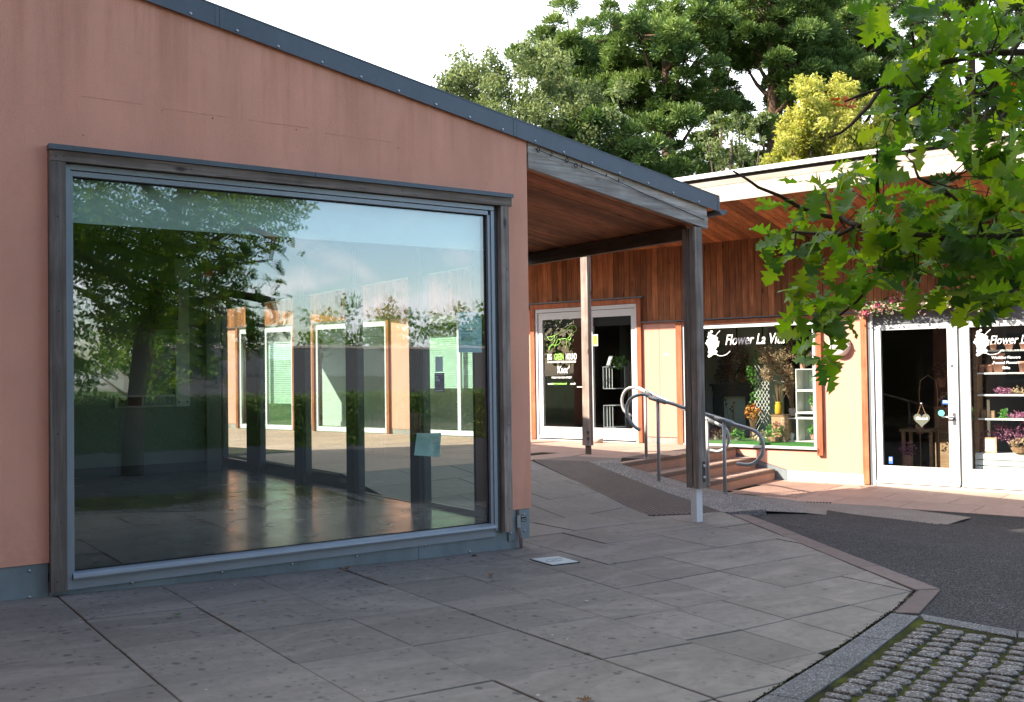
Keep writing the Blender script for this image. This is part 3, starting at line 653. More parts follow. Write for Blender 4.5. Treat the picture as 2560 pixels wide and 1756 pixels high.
# end return of the wall beside the canopy
mb = MB(); mb.box((5.56, YA + .285, .27), (5.838, 8.62, 3.9)); part('wall', mb, M['render'], A)
# damage: little holes and a stained crack line
mb = MB()
for x, z in ((1.71, 3.44), (2.30, 3.71), (2.70, 3.70), (3.42, 3.70), (4.4, 3.66), (5.36, 3.42)):
    r_ = random.uniform(.004, .008); mb.lathe([(r_, 0), (r_ * .6, .004)], (0, 0, 0), 7)
    k0 = len(mb.v) - 14
    for q in range(k0, len(mb.v)): vx, vy, vz = mb.v[q]; mb.v[q] = (x + vx, YA - .002 - vz * .2, z + vy)
part('screw_hole', mb, M['grime'], A, kind='stuff')
t = MT('crack_stain'); f = t.noise(t.world((14, 1, 60)), 1, 4); M['crack'] = t.set(t.ramp(f, [(.4, (.80, .37, .25)), (.6, (.66, .30, .20))]), .95)
mb = MB(); pts = [(1.70, 3.742), (2.3, 3.733), (3.0, 3.724), (3.68, 3.728), (4.5, 3.70)]
for a, b in zip(pts[:-1], pts[1:]): mb.box((a[0], YA - .0015, min(a[1], b[1]) - .0), (b[0] - .15, YA + .001, min(a[1], b[1]) + .006))
part('crack', mb, M['crack'], A)
# zinc verge flashing in lengths, screws
seg = [-3.15, -.2, 2.75, 5.70, 8.52]; prev = -5.0
for a, b in zip([-5.0] + seg[:-1], seg):
    mb = MB(); y0, y1 = YA - .035, YA - .028
    mb.hexa([(a + .002, y0, metbot(a)), (b - .002, y0, metbot(b)), (b - .002, y1, metbot(b)), (a + .002, y1, metbot(a)), (a + .002, y0, metbot(a) + .175), (b - .002, y0, metbot(b) + .175), (b - .002, y1, metbot(b) + .175), (a + .002, y1, metbot(a) + .175)])
    mb.hexa([(a + .002, y0 - .004, metbot(a) + .168), (b - .002, y0 - .004, metbot(b) + .168), (b - .002, YA + .2, metbot(b) + .168), (a + .002, YA + .2, metbot(a) + .168), (a + .002, y0 - .004, metbot(a) + .18), (b - .002, y0 - .004, metbot(b) + .18), (b - .002, YA + .2, metbot(b) + .19), (a + .002, YA + .2, metbot(a) + .19)])
    mb.box((b - .035, y0 - .003, metbot(b) + .004), (b - .002, y0, metbot(b) + .165))
    part('verge_flashing', mb, M['zinc'], A)
sm = MB().lathe([(.013, 0), (.013, .004), (.008, .008), (.003, .009)], n=8); scr = sm.build('screw', M['screw'], A, True); scr.rotation_euler = (R(90), 0, 0)
def screw(x, y, z, s_=1.0, parent=None, first=[True]):
    if first[0]: first[0] = False; o = scr
    else: o = inst('screw', scr, parent or A); o.rotation_euler = (R(90), 0, 0)
    o.location = (x, y, z); o.scale = (s_, s_, s_)
x = -.9
while x < 8.5: screw(x + random.uniform(-.02, .02), YA - .036, metbot(x) + .022); x += .378
# roof sheet
mb = MB()
def roofq(x0, x1, y0, y1, th=.05):
    t1 = lambda x: metbot(x) + .165
    mb.hexa([(x0, y0, t1(x0) - th), (x1, y0, t1(x1) - th), (x1, y1, t1(x1) - th), (x0, y1, t1(x0) - th), (x0, y0, t1(x0)), (x1, y0, t1(x1)), (x1, y1, t1(x1)), (x0, y1, t1(x0))])
roofq(-5, 5.86, YA - .02, 17.2); roofq(5.862, 8.54, YA - .02, 11.32); part('roof', mb, M['zinc'], A)
# galvanised plinth panels
for x0, x1, z1 in ((-5, -1.2, .255), (-1.19, 1.455, .255)): bx('plinth_panel', (x0, YA + .012, -.16), (x1, YA + .03, z1 - .004), M['galv'], A)
for x0, x1 in ((1.46, 4.57), (4.575, 5.74)): bx('plinth_panel', (x0, YA + .012, -.2), (x1, YA + .03, .105), M['galv'], A)
bx('plinth_panel', (5.56, YA - .004, -.02), (5.80, YA + .01, .266), M['galv'], A, label='galvanised corner plate at the foot of the wall')
bx('plinth_panel', (5.802, YA + .0, -.02), (5.812, 8.6, .266), M['galv'], A)
for x, z in ((1.33, .21), (1.33, .02), (2.05, .03), (2.75, .025), (3.35, .02), (3.95, .015), (4.49, .04), (4.64, .035), (5.1, .05), (5.28, .05), (5.12, -.075), (.4, .2), (.4, .03)): screw(x, YA + .01, z, 1.0)
for x, z in ((5.585, .22), (5.585, .05), (5.745, .22), (5.745, .06)): screw(x, YA - .006, z)
# lightning conductor strap and label
mb = MB(); pts = [(5.665, YA - .012, .27), (5.665, YA - .014, .12), (5.668, YA - .05, .0), (5.675, YA - .045, -.08), (5.665, YA - .02, -.19)]
for a, b in zip(pts[:-1], pts[1:]): mb.hexa([(a[0] - .014, a[1] - .004, a[2]), (b[0] - .014, b[1] - .004, b[2]), (b[0] - .014, b[1] + .004, b[2]), (a[0] - .014, a[1] + .004, a[2]), (a[0] + .014, a[1] - .004, a[2]), (b[0] + .014, b[1] - .004, b[2]), (b[0] + .014, b[1] + .004, b[2]), (a[0] + .014, a[1] + .004, a[2])])
st = part('earth_strap', mb, M['strap'], A)
part('clamp', MB().box((5.646, YA - .03, .10), (5.684, YA - .018, .215)).lathe([(.01, 0), (.01, .01)], (5.665, YA - .035, .2), 6), M['screw'], st)
lb = bx('label_plate', (5.708, YA - .0075, .148), (5.768, YA - .0045, .212), M['black_vinyl'], A)
part('lettering', MB().box((5.713, YA - .009, .198), (5.733, YA - .0076, .204)).box((5.737, YA - .009, .198), (5.762, YA - .0076, .204)).box((5.713, YA - .009, .172), (5.760, YA - .0076, .176)).box((5.713, YA - .009, .158), (5.760, YA - .0076, .161)), M['vinyl_w'], lb)

# ---- the big window: timber surround, metal frame, glass
W = MB().box((1.575, YA - .03, .045), (1.612, YA + .06, 3.20)); win = part('window', W, M['alu'], A)
def wp(n, a, b, m): return bx(n, a, b, M[m], win)
wp('frame', (1.615, YA - .018, .15), (1.632, YA + .05, 3.16), 'alu'); wp('frame', (1.613, YA - .03, 3.165), (5.42, YA + .06, 3.205), 'alu'); wp('frame', (1.633, YA - .018, 3.12), (5.36, YA + .05, 3.158), 'alu')
wp('frame', (5.385, YA - .03, .10), (5.42, YA + .06, 3.16), 'alu'); wp('frame', (5.352, YA - .018, .16), (5.383, YA + .05, 3.118), 'alu'); wp('frame', (5.422, YA - .0, .10), (5.472, YA + .06, 3.2), 'alu_dark')
wp('frame', (1.613, YA - .012, .04), (5.40, YA + .05, .108), 'alu')
mb = MB(); x0, x1 = 1.618, 5.392
prof = [(YA + .04, .172), (YA - .03, .160), (YA - .048, .148), (YA - .052, .128), (YA - .045, .112), (YA + .04, .112)]
n_ = len(prof); mb.add([(x0, y, z) for y, z in prof] + [(x1, y, z) for y, z in prof], [(i, (i + 1) % n_, n_ + (i + 1) % n_, n_ + i) for i in range(n_)] + [tuple(reversed(range(n_))), tuple(range(n_, 2 * n_))])
part('sill', mb, M['alu'], win)
part('glass', MB().add([(1.625, YA + .022, .165), (5.36, YA + .022, .165), (5.36, YA + .022, 3.13), (1.625, YA + .022, 3.13)], [(0, 1, 2, 3)]), M['glass'], win)
part('glass', MB().add([(1.625, YA + .040, .165), (5.36, YA + .052, .165), (5.36, YA + .048, 3.13), (1.625, YA + .036, 3.13)], [(0, 1, 2, 3)]), M['glass_in'], win)
wp('seal', (1.632, YA + .016, .17), (5.352, YA + .021, .178), 'black'); wp('seal', (1.632, YA + .016, 3.108), (5.352, YA + .021, 3.118), 'black'); wp('seal', (5.342, YA + .016, .178), (5.352, YA + .021, 3.108), 'black')
def timber(a, b, m): o = bx('timber_surround', (0, 0, 0), (b[0] - a[0], b[1] - a[1], b[2] - a[2]), M[m], A); o.location = a; return o
timber((1.462, YA - .075, 3.213), (5.60, YA - .002, 3.292), 'timber_dark'); timber((1.462, YA - .07, .045), (1.573, YA - .002, 3.211), 'timber_grey_v'); timber((5.476, YA - .07, .078), (5.566, YA - .002, 3.211), 'timber_grey_v')
bx('head_flashing', (1.455, YA - .095, 3.294), (3.55, YA + .0, 3.332), M['zinc'], A); bx('head_flashing', (3.553, YA - .097, 3.294), (5.61, YA + .0, 3.331), M['zinc'], A)
for x, z in ((1.505, 3.245), (1.515, 2.8), (1.52, 2.1), (1.51, 1.2), (1.53, .55), (1.5, .12), (5.52, 3.0), (5.53, 2.6), (5.53, 1.1), (5.52, .3), (2.5, 3.25), (4.4, 3.255), (1.56, 3.25)):
    part('bolt', MB().add([(x + .007 * math.cos(q * 1.05), YA - .0765, z + .007 * math.sin(q * 1.05)) for q in range(6)], [tuple(range(6))]), M['grime'], A)

# ---- interior room seen through the window
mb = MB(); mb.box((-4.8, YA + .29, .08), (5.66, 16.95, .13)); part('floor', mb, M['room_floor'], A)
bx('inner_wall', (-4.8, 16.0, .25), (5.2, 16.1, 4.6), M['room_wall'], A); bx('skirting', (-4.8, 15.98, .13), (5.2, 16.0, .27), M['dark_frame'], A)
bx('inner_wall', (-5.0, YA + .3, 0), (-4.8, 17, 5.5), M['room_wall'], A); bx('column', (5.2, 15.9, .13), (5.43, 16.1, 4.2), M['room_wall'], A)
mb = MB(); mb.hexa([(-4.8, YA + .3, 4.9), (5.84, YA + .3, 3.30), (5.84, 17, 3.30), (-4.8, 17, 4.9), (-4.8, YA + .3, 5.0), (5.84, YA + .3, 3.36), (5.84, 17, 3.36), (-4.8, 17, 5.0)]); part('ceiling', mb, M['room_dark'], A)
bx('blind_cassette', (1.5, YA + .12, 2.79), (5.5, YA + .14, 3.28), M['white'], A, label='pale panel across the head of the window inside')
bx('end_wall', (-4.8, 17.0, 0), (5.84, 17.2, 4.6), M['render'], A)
tk = bx('cable_trunk', (4.73, 15.93, 1.15), (4.94, 15.99, 3.9), M['white'], A)
for z in (1.22, 2.28):
    for x in (4.77, 4.90): part('bolt', MB().box((x - .012, 15.92, z - .012), (x + .012, 15.929, z + .012)), M['black'], tk)
so = bx('socket_strip', (3.82, 15.95, 1.15), (4.73, 15.99, 1.34), M['cover'], A)
for x0, x1, m_ in ((3.87, 3.99, 'black'), (4.01, 4.21, 'black'), (4.25, 4.39, 'galv'), (4.42, 4.55, 'galv'), (4.58, 4.70, 'galv')): bx('socket', (x0, 15.935, 1.18), (x1, 15.949, 1.31), M[m_], so)
bx('meter_cupboard', (4.35, 15.7, 2.35), (4.70, 15.99, 3.05), M['room_dark'], A)
# side glazing looking out under the canopy
panes = [(15.46, 16.55, .26), (13.56, 14.88, .10), (11.87, 13.16, .11), (10.20, 11.53, .13), (8.85, 9.88, .17)]
sg = part('side_glazing', MB().box((5.66, 8.62, -.02), (5.80, 16.95, .105)), M['dark_frame'], A)
ys_ = [16.95] + [v for p in panes for v in (p[1], p[0])] + [8.62]
for k_ in range(0, len(ys_), 2): bx('mullion', (5.68, ys_[k_ + 1], .105) if ys_[k_ + 1] < ys_[k_] else (5.68, ys_[k_], .105), (5.77, max(ys_[k_], ys_[k_ + 1]), 3.25), M['dark_frame'], sg)
for y0, y1, z0 in panes:
    bx('glass', (5.725, y0, z0), (5.726, y1, 2.72), M['glassB'], sg)
    bx('mullion', (5.685, y1 + .02, .12), (5.675, y1 + .1, 3.2), M['alu'], sg)
    bx('bottom_rail', (5.70, y0, .105), (5.76, y1, z0), M['dark_frame'], sg)
bx('head_rail', (5.68, 8.62, 2.72), (5.77, 16.95, 3.3), M['dark_frame'], sg)
# ---- canopy
vb = MB(); vb.hexa([(5.862, YA, tim_bot(5.862)), (8.36, YA, tim_bot(8.36)), (8.36, YA + .06, tim_bot(8.36)), (5.862, YA + .06, tim_bot(5.862)), (5.862, YA, tim_bot(5.862) + .16), (8.36, YA, tim_bot(8.36) + .135), (8.36, YA + .06, tim_bot(8.36) + .135), (5.862, YA + .06, tim_bot(5.862) + .16)])
part('verge_beam', vb, M['timber_grey'], A)
vb = MB(); vb.hexa([(5.862, YA + .004, tim_bot(5.862) + .163), (8.35, YA + .004, tim_bot(8.35) + .14), (8.35, YA + .06, tim_bot(8.35) + .14), (5.862, YA + .06, tim_bot(5.862) + .163), (5.862, YA + .004, metbot(5.862) + .04), (8.35, YA + .004, metbot(8.35) + .04), (8.35, YA + .06, metbot(8.35) + .04), (5.862, YA + .06, metbot(5.862) + .04)])
part('verge_board', vb, M['timber_grey'], A)
bx('eaves_beam', (8.16, 8.27, 3.085), (8.24, 11.3, 3.235), M['beam_dark'], A)
bx('rear_beam', (5.85, 11.25, 3.19), (8.36, 11.31, 3.35), M['beam_dark'], A)
sbm = MB(); L_ = 2.52; sl = -.172
sbm.hexa([(0, 0, 0), (L_, 0, sl * L_), (L_, .119, sl * L_), (0, .119, 0), (0, .002, .018), (L_, .002, sl * L_ + .018), (L_, .117, sl * L_ + .018), (0, .117, .018)])
pr = None
for k_ in range(26):
    if pr is None: pr = part('soffit_board', sbm, M['cedar_u'], A); o = pr
    else: o = inst('soffit_board', pr, A)
    o.location = (5.845, 8.125 + k_ * .1225, 3.655 + random.uniform(-.002, .002))
# gutter end
mb = MB()
for k_ in range(2):
    pts = []
gp = [(8.52 + .06 - .062 * math.cos(a), 3.43 - .062 * math.sin(a)) for a in np.linspace(0, math.pi, 9)]; gq = [(8.58 - .056 * math.cos(a), 3.43 - .056 * math.sin(a)) for a in np.linspace(math.pi, 0, 9)]
poly = gp + gq; n_ = len(poly); mb.add([(x, YA - .03, z) for x, z in poly] + [(x, 11.3, z) for x, z in poly], [(i, (i + 1) % n_, n_ + (i + 1) % n_, n_ + i) for i in range(n_)]); mb.add([(x, YA - .03, z) for x, z in gp], [tuple(range(9))])
part('gutter', mb, M['zinc'], A)
# rod and clips under the verge
fx = thing('hanging_wire', 'dark wire with shackles and hooks strung along the canopy verge beam', 'wire', (5.95, YA - .02, 3.8)); fx.location = (0, 0, 0)
vz = lambda x: metbot(x) - .045
part('wire', MB().tube([(5.93, YA - .022, vz(5.93)), (6.1, YA - .03, vz(6.1) - .012), (6.3, YA - .024, vz(6.3) - .01), (6.9, YA - .02, vz(6.9) - .015), (7.4, YA - .016, vz(7.4) - .055), (8.3, YA - .012, vz(8.3) - .10)], .0045, 5), M['grime'], fx)
for x, s_ in ((5.96, .022), (6.12, .016), (6.32, .02)): part('shackle', MB().tube([(x - s_, YA - .03, vz(x)), (x, YA - .045, vz(x) + s_), (x + s_, YA - .03, vz(x) - .006), (x, YA - .03, vz(x) - s_ * 1.4), (x - s_, YA - .03, vz(x))], .006, 5), M['grime'], fx)
part('ring', MB().tube([(6.44 + .02 * math.cos(a), YA - .028, vz(6.44) - .02 + .02 * math.sin(a)) for a in np.linspace(0, 2 * math.pi, 11)], .005, 5), M['grime'], fx)
for x in (6.52, 6.85, 7.02): part('hook', MB().tube([(x, YA - .02, vz(x) - .02), (x + .004, YA - .022, vz(x) + .02)], [.011, .002], 5), M['grime'], fx)
# front post of the canopy
fp = thing('canopy_post', 'dark grey timber post on a pale stub in front of the handrails', 'post', (8.205, 8.16, -.1))
def fpp(n, a, b, m, **k): o = bx(n, a, b, M[m], fp, **k); return o
fpp('plank', (-.055, -.1, .38), (.06, -.012, 3.31), 'post_dark'); fpp('plank', (-.055, .006, .38), (.06, .1, 3.3), 'post_dark'); fpp('spacer', (-.045, -.02, .7), (.05, .02, 3.25), 'post_dark')
fpp('stub', (-.045, -.045, 0), (.045, .045, .40), 'paper', label='pale painted stub under the timber'); 
for z in (.47, .60): part('bolt', MB().lathe([(.022, -.104), (.02, -.112), (.006, -.118)], (.02, 0, 0), 10), M['screw'], fp, True).matrix_parent_inverse = Matrix()
for o in [c for c in fp.children if c.name.startswith('bolt')]: pass
bs = [c for c in fp.children if c.name.split('.')[0] == 'bolt']
for o, z in zip(bs, (.50, .63)): o.rotation_euler = (R(90), 0, 0); o.location = (0, -.205 + .0, z); o.location = (0, -.0, z); o.data.transform(Matrix.Translation((0, 0, 0))) if False else None
for o in bs:
    for v in o.data.vertices: v.co.z = -v.co.z
part('bolt_plate', MB().box((.0, -.104, .45), (.042, -.1005, .68)), M['grime'], fp)

# notices in the window
n1 = thing('window_notice', 'pale blue printed notice stuck inside the top right of the big window', 'notice', (5.04, YA + .03, 1.80))
part('sheet', MB().box((0, 0, 0), (.262, .002, .38)), M['poster'], n1)
def text(body, parent, loc, size, mat, rot=(R(90), 0, 0), shear=0, align='LEFT', offset=0, name='lettering', sx=1, extrude=0):
    c = bpy.data.curves.new(name, 'FONT'); c.body = body; c.size = size; c.shear = shear; c.align_x = align; c.offset = offset; c.extrude = extrude; c.materials.append(mat); c.resolution_u = 3
    o = bpy.data.objects.new(name, c); COL.objects.link(o); bpy.context.view_layer.update(); dg = bpy.context.evaluated_depsgraph_get(); me = bpy.data.meshes.new_from_object(o.evaluated_get(dg)); bpy.data.objects.remove(o)
    if not me.materials: me.materials.append(mat)
    o = bpy.data.objects.new(name, me); COL.objects.link(o); o.parent = parent; o.location = loc; o.rotation_euler = rot; o.scale = (sx, 1, 1); return o
text('COCKINGTON COURT', n1, (.03, -.0015, .335), .030, M['ink'], sx=.72, offset=.0006)
text('Cockington Court', n1, (.03, -.0015, .30), .016, M['ink'])
part('lettering', (lambda m: [m.box((.03, -.0015, z), (.03 + w_, -.0005, z + .004)) for z, w_ in ((.262, .03), (.225, .16), (.212, .13), (.198, .14), (.165, .10), (.145, .15), (.132, .17), (.12, .16), (.108, .12))][-1])(MB()), M['ink'], n1)
n2 = thing('white_sheet', 'plain white sheet of paper taped to the side glazing inside', 'notice', (4.79, YA + .04, 1.62)); part('sheet', MB().box((0, 0, 0), (.08, .002, .14)), M['paper'], n2)
n3 = thing('event_poster', 'small dark mauve poster below the white sheet inside', 'poster', (4.78, YA + .04, 1.43)); part('sheet', MB().box((0, 0, 0), (.105, .002, .18)), M['poster_mauve'], n3)
part('lettering', (lambda m: [m.box((.006, -.001, z), (.006 + w_, 0, z + .006)) for z, w_ in ((.165, .08), (.145, .035), (.13, .03), (.117, .045), (.103, .05), (.01, .08))][-1])(MB()), M['vinyl_w'], n3)
n4 = thing('trail_poster', 'pale green trail poster seen from its back, low in the big window', 'poster', (4.55, YA + .035, .86)); part('sheet', MB().hexa([(0, 0, 0), (.27, 0, -.03), (.27, .002, -.03), (0, .002, 0), (.03, 0, .20), (.29, 0, .19), (.29, .002, .19), (.03, .002, .20)]), M['poster_teal'], n4)
text('Cockington', n4, (.29, -.0015, .165), .045, M['vinyl_w'], sx=-1); text('Trail', n4, (.29, -.0015, .11), .06, M['vinyl_w'], sx=-1)

# ================================================================== BUILDING B (shops)
Bm = thing('shop_building', 'long shop building with cedar cladding above pink render and deep timber soffit', 'building', mat=MBm.copy())
def b_(name, s0, s1, v0, v1, z0, z1, mat, parent=None, **k):
    """s runs to the left along the wall (local x = -s)"""
    return bx(name, (-max(s0, s1), v0, z0), (-min(s0, s1), v1, z1), M[mat], parent or Bm, **k)
# render panels
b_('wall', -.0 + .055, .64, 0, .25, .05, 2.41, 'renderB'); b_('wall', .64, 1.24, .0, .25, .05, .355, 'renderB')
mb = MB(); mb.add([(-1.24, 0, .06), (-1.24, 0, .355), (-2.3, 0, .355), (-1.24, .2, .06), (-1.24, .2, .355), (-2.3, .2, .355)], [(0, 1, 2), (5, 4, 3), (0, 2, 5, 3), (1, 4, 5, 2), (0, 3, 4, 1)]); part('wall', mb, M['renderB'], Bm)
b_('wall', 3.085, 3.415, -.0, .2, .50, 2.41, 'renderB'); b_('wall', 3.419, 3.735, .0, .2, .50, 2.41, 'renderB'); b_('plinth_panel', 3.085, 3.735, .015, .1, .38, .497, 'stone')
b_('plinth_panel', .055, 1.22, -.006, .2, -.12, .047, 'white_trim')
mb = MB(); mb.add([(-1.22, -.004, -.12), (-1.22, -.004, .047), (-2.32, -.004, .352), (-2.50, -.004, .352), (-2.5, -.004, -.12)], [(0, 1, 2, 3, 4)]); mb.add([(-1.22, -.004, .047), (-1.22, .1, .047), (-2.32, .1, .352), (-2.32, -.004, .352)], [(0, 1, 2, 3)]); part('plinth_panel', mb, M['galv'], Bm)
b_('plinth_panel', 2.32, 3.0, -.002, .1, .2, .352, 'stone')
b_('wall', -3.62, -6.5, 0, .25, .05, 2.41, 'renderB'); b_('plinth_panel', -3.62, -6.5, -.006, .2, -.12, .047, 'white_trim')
for s_ in (.15, .5, .95): part('rivet', MB().box((-s_ - .006, -.01, -.01), (-s_ + .006, -.0055, .002)), M['grime'], Bm)
# timber jambs / lintels
def jamb(s0, s1, z0, z1, v0=-.055, m='jamb'): return b_('timber_jamb', s0, s1, v0, .0, z0, z1, m)
jamb(-.035, .052, -.09, 2.42); jamb(.645, .735, .30, 2.40); jamb(2.975, 3.08, .395, 2.36); jamb(3.74, 3.82, .40, 2.83); jamb(5.965, 6.06, .40, 2.83); b_('timber_lintel', 3.82, 5.965, -.05, 0, 2.75, 2.83, 'jamb'); b_('timber_lintel', .735, 3.08, -.05, 0, 2.335, 2.40, 'jamb')
jamb(-3.62, -3.53, -.09, 2.42)
b_('flashing', -6.5, 3.735, -.06, 0, 2.412, 2.43, 'zinc'); b_('flashing', 3.70, 6.1, -.062, 0, 2.84, 2.862, 'zinc')
# shop window
sw = b_('window', 2.925, 2.972, -.03, .06, .42, 2.332, 'aluB')
for a in ((.738, .785, .42, 2.332), (.787, 2.923, 2.27, 2.332), (.738, 2.972, .375, .418)): b_('frame', a[0], a[1], -.03, .06, a[2], a[3], 'aluB', sw)
b_('frame', 2.895, 2.923, -.01, .06, .42, 2.268, 'alu_dark', sw); b_('frame', .787, .80, -.01, .06, .42, 2.268, 'alu_dark', sw); b_('sill', .73, 2.98, -.05, -.032, .385, .412, 'aluB', sw)
b_('glass', .79, 2.92, .02, .021, .42, 2.30, 'glassB', sw)
# BIG GREEN HOUND sliding door set
dr = b_('door', 5.915, 5.962, -.03, .08, .40, 2.745, 'aluB')
for a in ((3.822, 3.868, .40, 2.745), (3.87, 5.913, 2.68, 2.745)): b_('frame', a[0], a[1], -.03, .08, a[2], a[3], 'aluB', dr)
for s0, s1 in ((4.84, 5.90), (3.88, 4.82)):
    for a in ((s1 - .085, s1, .42, 2.67), (s0, s0 + .07, .42, 2.67), (s0 + .07, s1 - .085, 2.55, 2.67), (s0 + .07, s1 - .085, .42, .60)): b_('door_leaf', a[0], a[1], -.012, .05, a[2], a[3], 'aluB', dr)
    b_('glazing_bead', s0 + .07, s1 - .085, -.02, -.012, .60, .625, 'aluB', dr); b_('glass', s0 + .06, s1 - .08, .02, .021, .60, 2.56, 'glassB', dr)
    b_('weather_bar', s0, s1, -.045, -.013, .425, .455, 'aluB', dr)
b_('threshold', 3.83, 5.96, -.03, .1, .385, .40, 'aluB', dr); b_('threshold', 3.85, 5.94, -.014, .1, .401, .42, 'black', dr)
b_('handle', 4.93, 5.05, -.05, -.03, 1.33, 1.345, 'white', dr)
# flower shop door and side light
fd = b_('door', -.04, -.085, -.03, .08, -.10, 2.42, 'alu_dark')
b_('frame', -.087, -.125, -.045, .06, -.09, 2.42, 'aluB', fd)
for a in ((-.135, -.225, -.06, 2.22), (-1.135, -1.27, -.06, 2.22), (-.225, -1.135, -.06, .165), (-.225, -1.135, 2.14, 2.22)): b_('door_leaf', a[0], a[1], -.02, .04, a[2], a[3], 'aluB', fd)
b_('head_frame', -.087, -3.5, -.03, .06, 2.225, 2.42, 'alu_dark', fd); b_('weather_bar', -.135, -1.27, -.05, -.021, -.055, -.02, 'aluB', fd); b_('glazing_bead', -.225, -1.135, -.03, -.021, .165, .195, 'aluB', fd)
b_('glass', -.22, -1.14, .01, .011, .16, 2.15, 'glassB', fd); b_('frame', -1.272, -1.30, .0, .06, -.09, 2.22, 'alu_dark', fd)
for a in ((-1.302, -1.425, -.06, 2.22), (-3.40, -3.5, -.06, 2.22), (-1.425, -3.40, -.06, .165), (-1.425, -3.40, 2.14, 2.22)): b_('side_light', a[0], a[1], -.02, .04, a[2], a[3], 'aluB', fd)
b_('weather_bar', -1.302, -3.5, -.05, -.021, -.055, -.02, 'aluB', fd); b_('glazing_bead', -1.425, -3.4, -.03, -.021, .165, .195, 'aluB', fd); b_('glass', -1.42, -3.41, .01, .011, .16, 2.15, 'glassB', fd)
b_('threshold', -.05, -3.5, -.03, .1, -.115, -.065, 'white', fd); b_('threshold', -.06, -3.5, -.022, .1, -.066, -.058, 'black', fd)
hd = part('handle', MB().tube([(1.205, -.022, .90), (1.205, -.06, .90), (1.195, -.07, .90), (1.06, -.07, .905)], .011, 7), M['screw'], fd, True); part('lock', MB().box((1.19, -.03, .80), (1.225, -.021, .96)).box((1.18, -.028, 1.60), (1.21, -.021, 1.63)), M['screw'], fd)
# timber cladding boards above: every board a piece
bw = .108; s_ = -6.4; protoL = {}
def clad(s0, zb, zt, name='cladding_board'):
    key = (round(zb, 3), round(zt, 3), random.randrange(2))
    if key not in protoL: protoL[key] = part(name, MB().box((0, 0, 0), (bw - .006, .02, zt - zb)), M['cedar_v'], Bm); o = protoL[key]
    else: o = inst(name, protoL[key], Bm)
    o.location = (-s0 - bw, .0 + random.uniform(-.0015, .0015), zb)
while s_ < 16.2:
    if 3.74 <= s_ + bw / 2 <= 6.12: zb = 2.864
    elif s_ > 6.12: zb = 2.76
    else: zb = 2.432
    zt = 3.66
    clad(s_, zb, zt); s_ += bw
b_('cladding_backing', -6.5, 16.3, .022, .2, 2.4, 3.64, 'black'); b_('bearer', 3.22, 3.34, -2.44, -1.85, 3.66, 3.80, 'post')
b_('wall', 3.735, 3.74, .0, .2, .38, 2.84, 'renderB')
# further bays to the north, seen through the pink building: piers, glazing with blinds
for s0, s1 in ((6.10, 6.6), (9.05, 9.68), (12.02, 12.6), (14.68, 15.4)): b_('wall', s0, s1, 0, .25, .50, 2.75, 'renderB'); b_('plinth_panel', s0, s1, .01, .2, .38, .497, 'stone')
for s0, s1 in ((6.6, 9.05), (9.68, 12.02), (12.6, 14.68)):
    jamb(s0, s0 + .07, .40, 2.75); jamb(s1 - .07, s1, .40, 2.75); gg = b_('window', s0 + .07, s1 - .07, -.01, .05, .40, .50, 'aluB'); b_('frame', s0 + .07, s1 - .07, -.01, .05, 2.60, 2.75, 'aluB', gg)
    for q in (s0 + .07, (s0 + s1) / 2 - .04, s1 - .15): b_('frame', q, q + .08, -.01, .05, .50, 2.60, 'aluB', gg)
    b_('glass', s0 + .15, s1 - .15, .02, .021, .5, 2.6, 'glassB', gg)
    if s0 != 9.68:
        mbk = MB(); z = 2.45
        while z > (.95 if s0 > 12 else 1.3): mbk.box((-(s1 - .2), .12, z), (-(s0 + .2), .135, z + .034)); z -= .042
        part('blind_slats', mbk, M['blind'], gg, kind='stuff')
b_('wall', 15.4, 16.3, 0, .25, .38, 2.75, 'renderB')
b_('flashing', 6.12, 16.3, -.06, 0, 2.742, 2.758, 'zinc')
for s_ in (6.4, 9.3, 12.3): pass
# soffit boards run out from the wall; eaves line tapers to the north
def eo(s): return 1.9 if s <= 8 else max(.6, 1.9 - (s - 8) * .165)
s_ = -6.4; bw2 = .125; shared = None
while s_ < 16:
    o_ = eo(s_ + bw2 / 2) + (.0)
    if o_ == 1.9 and shared is not None: ob = inst('soffit_board', shared, Bm)
    else:
        h_ = .30; mbx = MB(); mbx.hexa([(0, -o_, h_), (bw2 - .007, -o_, h_), (bw2 - .007, 0, 0), (0, 0, 0), (0, -o_, h_ + .02), (bw2 - .007, -o_, h_ + .02), (bw2 - .007, 0, .02), (0, 0, .02)])
        ob = part('soffit_board', mbx, M['cedar_y'], Bm)
        if o_ == 1.9: shared = ob
    ob.location = (-s_ - bw2, 0, 3.655 + random.uniform(-.0015, .0015)); s_ += bw2
def eave(name, v0, z0, v1, z1, mat, pieces):
    for a, b in zip(pieces[:-1], pieces[1:]):
        mbx = MB(); P0 = lambda s, v, z: (-s, -eo(s) + v, z)
        mbx.hexa([P0(b, v0, z0), P0(a, v0, z0), P0(a, v1, z0), P0(b, v1, z0), P0(b, v0, z1), P0(a, v0, z1), P0(a, v1, z1), P0(b, v1, z1)]); part(name, mbx, M[mat], Bm)
pcs = [-6.5, -2.31, 1.6, 4.4, 8.0, 11.0, 16.3]
eave('fascia', -.045, 3.943, -.001, 4.168, 'fascia_b', pcs); eave('fascia', -.05, 4.171, -.001, 4.246, 'fascia_b', [-6.5, -3.4, .2, 3.7, 8.0, 11.0, 16.3]); eave('eaves_gap', -.02, 4.247, .1, 4.298, 'black', [-6.5, 8.0, 16.3]); eave('roof_edge', -.075, 4.299, .2, 4.36, 'white_trim', [-6.5, -1.5, 2.9, 8.0, 16.3])
